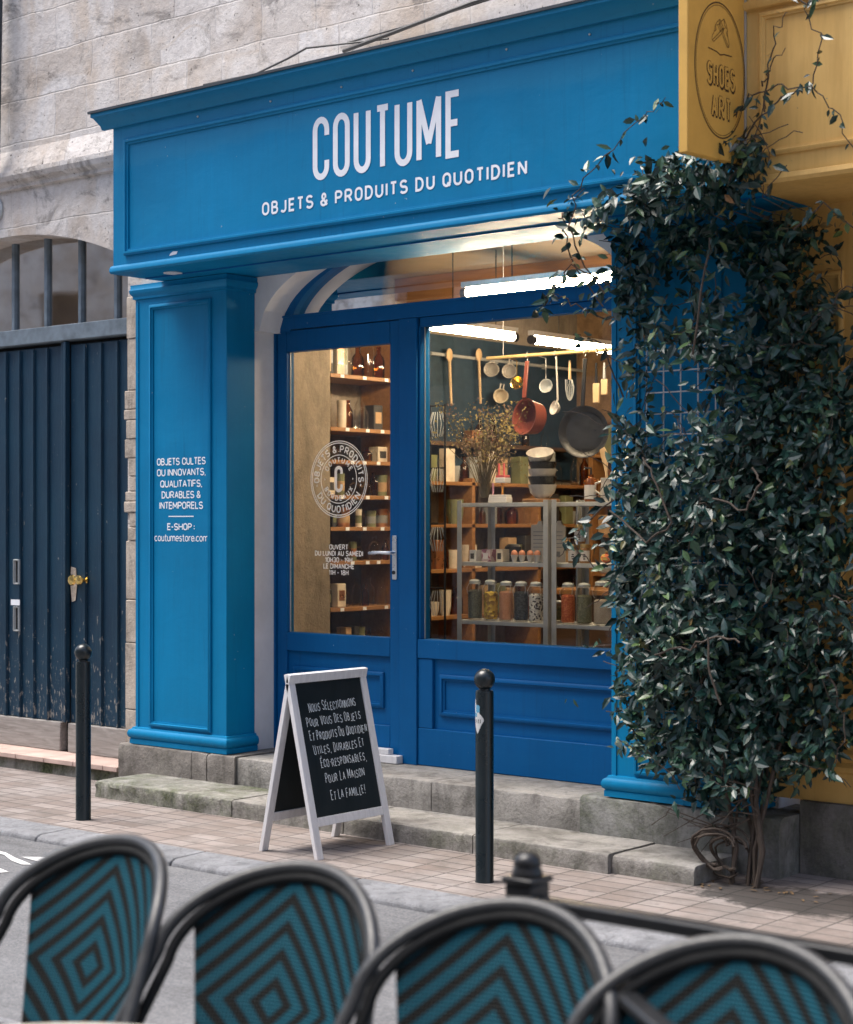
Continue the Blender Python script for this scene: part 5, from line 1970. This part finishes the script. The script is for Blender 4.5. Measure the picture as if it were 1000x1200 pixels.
for pts, nl_ in SPRAY:
    P = [Vector(p) for p in pts]
    # resample with a little wobble
    Q = []
    for a, b in zip(P[:-1], P[1:]):
        for i in range(5):
            Q.append(a.lerp(b, i / 5) + Vector((rv.gauss(0, .008), rv.gauss(0, .008), rv.gauss(0, .008))))
    Q.append(P[-1])
    nq = len(Q)
    stems.tube(Q, [.0042 - .0025 * i / nq for i in range(nq)], 6)
    for i in range(nl_ * 2):
        leaf_at(Q[rv.randrange(nq)] + Vector((rv.gauss(0, .01), rv.gauss(0, .01), rv.gauss(0, .01))), 0, .95)
# bare woody twigs across the foliage
for pts in ([(-4.58, 6.84, 1.66), (-4.36, 6.78, 1.52), (-4.22, 6.76, 1.60), (-4.30, 6.76, 1.78), (-4.38, 6.78, 1.9)], [(-4.30, 6.74, 1.02), (-4.10, 6.72, 1.06), (-3.96, 6.72, 1.12), (-3.85, 6.72, 1.09)], [(-4.0, 6.72, 1.1), (-3.99, 6.70, .95), (-3.93, 6.70, .82)], [(-3.98, 6.72, 1.72), (-3.82, 6.72, 1.66), (-3.74, 6.72, 1.78), (-3.80, 6.74, 1.84)], [(-4.12, 6.78, 2.35), (-4.05, 6.74, 2.6), (-4.02, 6.76, 2.85)]):
    Q = []
    P = [Vector(p) for p in pts]
    for a, b in zip(P[:-1], P[1:]):
        for i in range(4):
            Q.append(a.lerp(b, i / 4) + Vector((rv.gauss(0, .006), 0, rv.gauss(0, .006))))
    Q.append(P[-1])
    stems.tube(Q, .0048, 6)
# main trunks and looped stems at the foot
for k in range(11):
    bx, by = ROOT[0] + rv.uniform(-.10, .09), ROOT[1] + rv.uniform(-.03, .07)
    tx_ = bx + rv.uniform(-.16, .07)
    Q = [Vector((bx, by, -.02)), Vector((bx + rv.uniform(-.03, .03), by + .02, .16)), Vector((bx + (tx_ - bx) * .4, by + .06, .36)), Vector((tx_, by + .12, .62)), Vector((tx_ + rv.gauss(0, .06), by + .16, .95))]
    r0 = rv.uniform(.006, .013)
    stems.tube(Q, [r0, r0, r0 * .9, r0 * .7, r0 * .4], 8)
for k in range(7):
    c0 = Vector((ROOT[0] - .06 + rv.uniform(-.05, .05), ROOT[1] - .03 + rv.uniform(-.05, .04), rv.uniform(.10, .16)))
    ra_ = rv.uniform(.07, .13)
    Q = []
    for i in range(17):
        a = R(20) + i / 16 * R(rv.uniform(250, 300))
        Q.append(c0 + Vector((-.04 + ra_ * 1.1 * math.cos(a), .03 * math.sin(a * 2), ra_ * math.sin(a) * .95)))
    Q = [q if q.z > .012 else Vector((q.x, q.y, .012)) for q in Q]
    stems.tube(Q, rv.uniform(.0045, .008), 8)
for k in range(16):
    q0 = Vector((ROOT[0] + rv.uniform(-.12, .1), ROOT[1], rv.uniform(.2, .45)))
    e_ = q0 + Vector((rv.uniform(-.42, -.05), rv.uniform(-.12, .05), rv.uniform(-.2, .12)))
    stems.tube([q0, q0.lerp(e_, .5) + Vector((0, 0, rv.gauss(0, .03))), e_], [.004, .003, .0015], 5)
build('stem', stems, M['vine'], iv)
build('foliage', leaves, M['leaf'], iv, smooth=False)
# fallen leaves and grit by the roots
fl = MB()
leaves_keep = leaves
leaves = fl
for k in range(46):
    p = Vector((ROOT[0] + rv.gauss(.05, .28), ROOT[1] + rv.gauss(-.02, .10), .006))
    if p.y > 6.76 and p.x < -4.12:
        continue
    add_leaf(p, Vector((rv.uniform(-1, 1), rv.uniform(-1, 1), .03)), Vector((0, 0, 1)), rv.uniform(.02, .045), .016)
fo = build('fallen_leaves', fl, simple('dead_leaf', (.12, .075, .035), .8, var=.4), smooth=False)
fo['kind'] = 'stuff'

# ================================================================== STREET FURNITURE
def bollard(x, y, label):
    b = thing('bollard', label, 'bollard', (x, y, 0), 'black ball-topped bollards')
    r_ = .041
    build('post', MB().lathe([(r_ * 1.05, -.02), (r_ * 1.05, .004), (r_, .008), (r_, .845), (r_ * .93, .855), (r_ * .62, .857), (r_ * .60, .865)], (x, y, 0), 32), M['black_paint'], b)
    build('ball', MB().ball((x, y, .905), .0475, 28, 18), M['black_paint'], b)
    return b


bollard(-7.583, 6.20, 'plain black ball-topped bollard in front of the dark blue gate')
b2 = bollard(-4.886, 6.27, 'black ball-topped bollard with a torn sticker, in front of the shop window')
# torn sticker wrapped on its post
stk = MB()
rr = .0414


def cyl(u, v):
    a = R(-90) + u / rr
    return (-4.886 + rr * math.cos(a), 6.27 + rr * math.sin(a), v)


n = 14
u0, u1 = -.040, .024
top = [.805, .815, .82, .815, .80, .79, .785, .772, .765, .76, .752, .75, .744, .738, .73]
bot = [.735, .725, .715, .70, .69, .68, .672, .665, .672, .68, .69, .70, .708, .715, .722]
vs = [cyl(u0 + (u1 - u0) * i / n, top[i]) for i in range(n + 1)] + [cyl(u0 + (u1 - u0) * i / n, bot[i]) for i in range(n + 1)]
stk.add(vs, [(i, i + n + 1, i + n + 2, i + 1) for i in range(n)])
so_ = build('sticker', stk, M['white_vinyl'], b2)
mkb = MB()
rr = .0418
for (ua, ub, va, vb) in ((-.020, .004, .762, .79), (-.030, -.012, .742, .756)):
    mkb.add([cyl(ua, va), cyl((ua + ub) / 2, va - .004), cyl(ub, va), cyl(ub, vb), cyl((ua + ub) / 2, vb + .004), cyl(ua, vb)], [(0, 1, 4, 5), (1, 2, 3, 4)])
build('sticker_print', mkb, simple('sticker_blue', (.10, .30, .45), .5), so_)
mk2 = MB()
for i, ua in enumerate((-.024, -.014, -.004, .006)):
    mk2.add([cyl(ua, .712), cyl(ua + .003, .712), cyl(ua + .003, .73), cyl(ua, .73)], [(0, 1, 2, 3)])
build('sticker_letters', mk2, M['black_paint'], so_)

# A-board: its written face looks along the street (+x)
AY0, AY1 = 6.155, 6.715
ab = thing('sandwich_board', 'white framed sandwich board with handwritten chalk lines on black, on the pavement', 'sandwich board', (-6.0, 6.435, 0))
APX, APZ = -6.003, .878
FXB = -5.80
BXB = -6.197


def lean(t_, xb_, off=0.0):
    """point on the leaning side at fraction t_ from the foot"""
    return (xb_ + (APX - xb_) * t_, APZ * t_)


def side(xb_, sgn, front):
    dx, dz = APX - xb_, APZ
    ln = math.hypot(dx, dz)
    dirv = Vector((dx / ln, 0, dz / ln))
    nrm = Vector((dirv.z * sgn, 0, -dirv.x * sgn))
    th = .024
    fw = .043

    def slab(mb, y0, y1, s0, s1, n0, n1):
        o_ = Vector((xb_, 0, 0))
        vs = []
        for s_ in (s0, s1):
            for (yy, nn) in ((y0, n0), (y1, n0), (y1, n1), (y0, n1)):
                v = o_ + dirv * s_ + nrm * nn
                vs.append((v.x, yy, max(v.z, 0)))
        mb.add(vs, [(0, 1, 2, 3), (7, 6, 5, 4), (0, 4, 5, 1), (1, 5, 6, 2), (2, 6, 7, 3), (3, 7, 4, 0)])
    f_ = MB()
    slab(f_, AY0, AY0 + fw, 0, ln - .047, -th, 0)
    slab(f_, AY1 - fw, AY1, 0, ln - .047, -th, 0)
    slab(f_, AY0, AY1, ln - .0465, ln - .002, -th, 0)
    slab(f_, AY0 + fw + .0005, AY1 - fw - .0005, .155, .198, -th, -.001)
    fr_ = build('frame', f_, M['white_frame'], ab, bevel=.002)
    p_ = MB()
    slab(p_, AY0 + fw, AY1 - fw, .198, ln - .0465, -th * .7, -.008)
    bo = build('chalk_panel', p_, M['slate'], ab)
    if front:
        tx = MB()
        rr_ = random.Random(4)
        o_ = Vector((xb_, 0, 0))

        def pl_(u, v, l):
            q = o_ + dirv * v + nrm * (-.0078 + l)
            return (q.x, u, q.z)
        yc = (AY0 + AY1) / 2
        for (t_, s_, ww, dy, sm) in (('NOUS SÉLECTIONNONS', .708, .335, .006, .82), ('POUR VOUS DES OBJETS', .638, .385, .0, .8), ('ET PRODUITS DU QUOTIDIEN', .570, .41, .018, .8),
                                     ('UTILES, DURABLES ET', .502, .36, .005, .8), ('ÉCO-RESPONSABLES,', .432, .325, .022, .8), ('POUR LA MAISON', .358, .28, .012, .8), ('ET LA FAMILLE!', .272, .245, .014, .85)):
            # the chalk lines climb a little to the right, as the writer's hand did
            write(tx, t_, .045, .46, .32, .0029, lambda u, v, l: pl_(u, v + (u - yc) * .02, l), yc + dy, s_, width=ww, sp=.42, jit=.09, small=sm, rnd=rr_)
        build('chalk_writing', tx, M['chalk'], bo, smooth=False)


side(FXB, 1, True)
side(BXB, -1, False)
build('stay_chain', MB().tube([(-5.90, AY1 - .02, .35), (-6.0, AY1 - .02, .32), (-6.10, AY1 - .02, .35)], .003, 6), M['steel'], ab)

# ================================================================== CAFE CHAIRS, RAIL, TABLE
def woven():
    t = MT('teal_black_weave', (.01, .15, .22), .5, 0, .15)
    c = t.sep()
    ax_ = t.math('ABSOLUTE', t.math('ADD', c[0], .035))
    az = t.math('ABSOLUTE', t.math('SUBTRACT', c[2], .585))
    d = t.math('ADD', ax_, t.math('MULTIPLY', az, 1.0))
    fr_ = t.math('FRACT', t.math('MULTIPLY', d, 1 / .056))
    st = t.ramp(fr_, [(.0, 1), (.46, 1), (.54, 0), (.93, 0), (1.0, 1)])
    # single strands of the cane
    w1 = t.n('ShaderNodeTexWave', wave_type='BANDS', bands_direction='X')
    w1.inputs['Scale'].default_value = 42
    w1.inputs['Distortion'].default_value = .4
    t.l(t.coord((1, 1, 1)), w1.inputs['Vector'])
    w2 = t.n('ShaderNodeTexWave', wave_type='BANDS', bands_direction='Z')
    w2.inputs['Scale'].default_value = 42
    w2.inputs['Distortion'].default_value = .4
    t.l(t.coord(), w2.inputs['Vector'])
    wv = t.math('MULTIPLY', w1.outputs['Fac'], w2.outputs['Fac'])
    teal = t.mix(t.ramp(wv, [(.1, .0), (.6, 1)]), (.0025, .042, .066), (.007, .112, .160))
    blk = t.mix(t.ramp(wv, [(.1, .0), (.6, 1)]), (.003, .004, .004), (.013, .014, .014))
    t.color(t.mix(st, blk, teal))
    t.bump(wv, .8, .004)
    return t.m


M['weave'] = woven()
M['chair_tube'] = simple('dark_grey_chair_tube', (.026, .028, .031), .40, 0, var=.25, scale=25, bump=.1, bscale=90)
ca, chc, cbd, crec, clow, ctop = .282, .180, .12, .36, -.058, .86


def hoop_y(x, z):
    return -cbd * (x / ca) ** 2 - crec * (ctop - z)


def hoop_half(z):
    if z >= ctop - chc:
        return ca * math.sqrt(max(0, 1 - ((z - (ctop - chc)) / chc) ** 2))
    return ca - clow * ((ctop - chc - z) / .25)


def make_chair(label):
    c = thing('bistro_chair', label, 'chair', (0, 0, 0), 'woven bistro chairs along the terrace rail')
    pts = []
    for i in range(33):
        a = PI - PI * i / 32
        x = ca * math.cos(a)
        z = ctop - chc + chc * math.sin(a)
        pts.append((x, hoop_y(x, z), z))
    zl = [ctop - chc - .02 - .025 * i for i in range(9)]
    L = [(-hoop_half(z), hoop_y(-hoop_half(z), z), z) for z in zl]
    full = [(p[0], p[1], p[2]) for p in reversed(L)] + pts + [(-p[0], p[1], p[2]) for p in L]
    build('back_hoop', MB().tube(full, .0150, 14), M['chair_tube'], c)
    inner = [(p[0] * .925, hoop_y(p[0] * .925, ctop - .022 - (ctop - p[2]) * .985) + .002, ctop - .022 - (ctop - p[2]) * .985) for p in full[1:-1]]
    build('inner_hoop', MB().tube(inner, .0125, 10), M['matt_black'], c)
    # woven back: fills the hoop above, straight sides below
    pm = MB()
    nz_, nx_ = 34, 26
    z0, z1 = .44, ctop - .034
    vs = []
    for j in range(nz_ + 1):
        z = z0 + (z1 - z0) * j / nz_
        zz = ctop - (ctop - .03 - z) / .985
        hw = min(.198 + (z - .57) * .205, max(.012, hoop_half(min(z + .028, ctop - .0005)) * .925 - .004))
        for i in range(nx_ + 1):
            x = -hw + 2 * hw * i / nx_
            vs.append((x, hoop_y(x, z) + .004, z))
    pm.add(vs, [(j * (nx_ + 1) + i, j * (nx_ + 1) + i + 1, (j + 1) * (nx_ + 1) + i + 1, (j + 1) * (nx_ + 1) + i) for j in range(nz_) for i in range(nx_)])
    wv = build('woven_back', pm, M['weave'], c)
    sd = wv.modifiers.new('thick', 'SOLIDIFY')
    sd.thickness = .007
    sd.offset = 0
    # seat and legs
    sm = MB().lathe([(.20, .385), (.215, .39), (.215, .415), (.20, .42), (1e-6, .418)], (0, -.32, 0), 28)
    build('seat', sm, M['weave'], c)
    for sx in (-1, 1):
        p = L[-1]
        build('leg', MB().tube([(sx * abs(p[0]), p[1], p[2]), (sx * .225, -.20, .42), (sx * .215, -.06, .0)], .014, 10), M['chair_tube'], c)
        build('leg', MB().tube([(sx * .18, -.46, .44), (sx * .20, -.51, .0)], .014, 10), M['chair_tube'], c)
    return c


CH = [(-3.178, 2.748, -.05, 'woven teal bistro chair at the left end, in front of the road marking'),
      (-2.636, 2.784, .10, 'woven teal bistro chair second from the left, below the sandwich board'),
      (-2.053, 2.775, .08, 'woven teal bistro chair just in front of the black railing post'),
      (-1.555, 2.792, .05, 'woven teal bistro chair at the right end, under the sloping rail')]
proto = make_chair(CH[0][3])
for i, (x, y, yaw, lb) in enumerate(CH):
    if i == 0:
        proto.location = (x, y, 0)
        proto.rotation_euler = (0, 0, yaw)
    else:
        dup(proto, (x, y, 0), yaw, lb)

rl = thing('terrace_railing', 'black metal terrace railing with a square-headed post behind the chairs', 'railing', (-2.36, 3.20, 0))
PX_, PY_ = -2.365, 3.19
pst = MB().box(PX_ - .036, PX_ + .036, PY_ - .036, PY_ + .036, 0, .80)
build('post', pst, M['black_metal'], rl, bevel=.004)
fin = MB().box(PX_ - .042, PX_ + .042, PY_ - .042, PY_ + .042, .801, .815)
fin.lathe([(.036, .8155), (.034, .826), (.030, .836), (.032, .842), (.028, .856), (.016, .866), (1e-6, .868)], (PX_, PY_, 0), 20)
build('finial', fin, M['black_metal'], rl, bevel=.004)
build('top_rail', MB().bar((PX_ + .037, PY_, .758), (0.4, PY_ + .01, .758), .045, .030), M['black_metal'], rl, bevel=.006)
build('top_rail', MB().bar((PX_ + .02, PY_ - .037, .752), (PX_ + .95, PY_ - .80, .752), .040, .022), M['black_metal'], rl, bevel=.006)
build('post', MB().box(.40, .452, PY_ - .02, PY_ + .032, 0, .80), M['black_metal'], rl, bevel=.004)

# table top edge that just enters at the lower left
tb = thing('cafe_table', 'pale round-edged cafe table, only its rim showing at the lower left corner', 'table', (-2.134, 1.633, 0))
M['table'] = simple('cream_table_top', (.60, .55, .46), .4, var=.08)
build('table_top', MB().lathe([(.40, .720), (.415, .725), (.42, .735), (.415, .747), (.405, .750), (1e-6, .750)], (-2.134, 1.633, 0), 64), M['table'], tb)
build('pedestal', MB().lathe([(.22, 0), (.22, .015), (.05, .035), (.028, .06), (.028, .70), (.09, .719)], (-2.134, 1.633, 0), 24), M['black_metal'], tb)

# ================================================================== HOUSES ACROSS THE STREET (behind the photographer; they shade the street and show in the glass)
opp = thing('stone_building', 'pale stone houses across the street, showing only as reflections in the shop glass, with an added light-blocking end wall', 'building', (-4, -4.5, 0))
ow = MB()
YO = -4.5
cols = [-47.2 + i * 2.6 for i in range(21)]
rows = [(0.0, 2.6), (3.6, 5.6), (6.4, 8.0)]
zc = [0, 2.6, 3.6, 5.6, 6.4, 8.0, 8.8]
xs = []
for c0 in cols:
    xs += [(c0, c0 + 1.5, True), (c0 + 1.5, c0 + 2.6, False)]
win = MB()
for xa, xb, solid in xs:
    if solid:
        ow.box(xa, xb, YO - .4, YO, 0, 8.8)
    else:
        for z0, z1 in ((2.6, 3.6), (5.6, 6.4), (8.0, 8.8)):
            ow.box(xa, xb, YO - .4, YO, z0, z1)
        for z0, z1 in rows:
            win.box(xa, xb, YO - .30, YO - .25, z0, z1)
ow.box(7.4, 7.8, YO - .4, 3.3, 0, 8.8)  # added unseen end wall, keeps sky light off right-facing sides
build('wall', ow, M['stone'], opp, smooth=False)
build('window', win, M['dark_void'], opp, smooth=False)
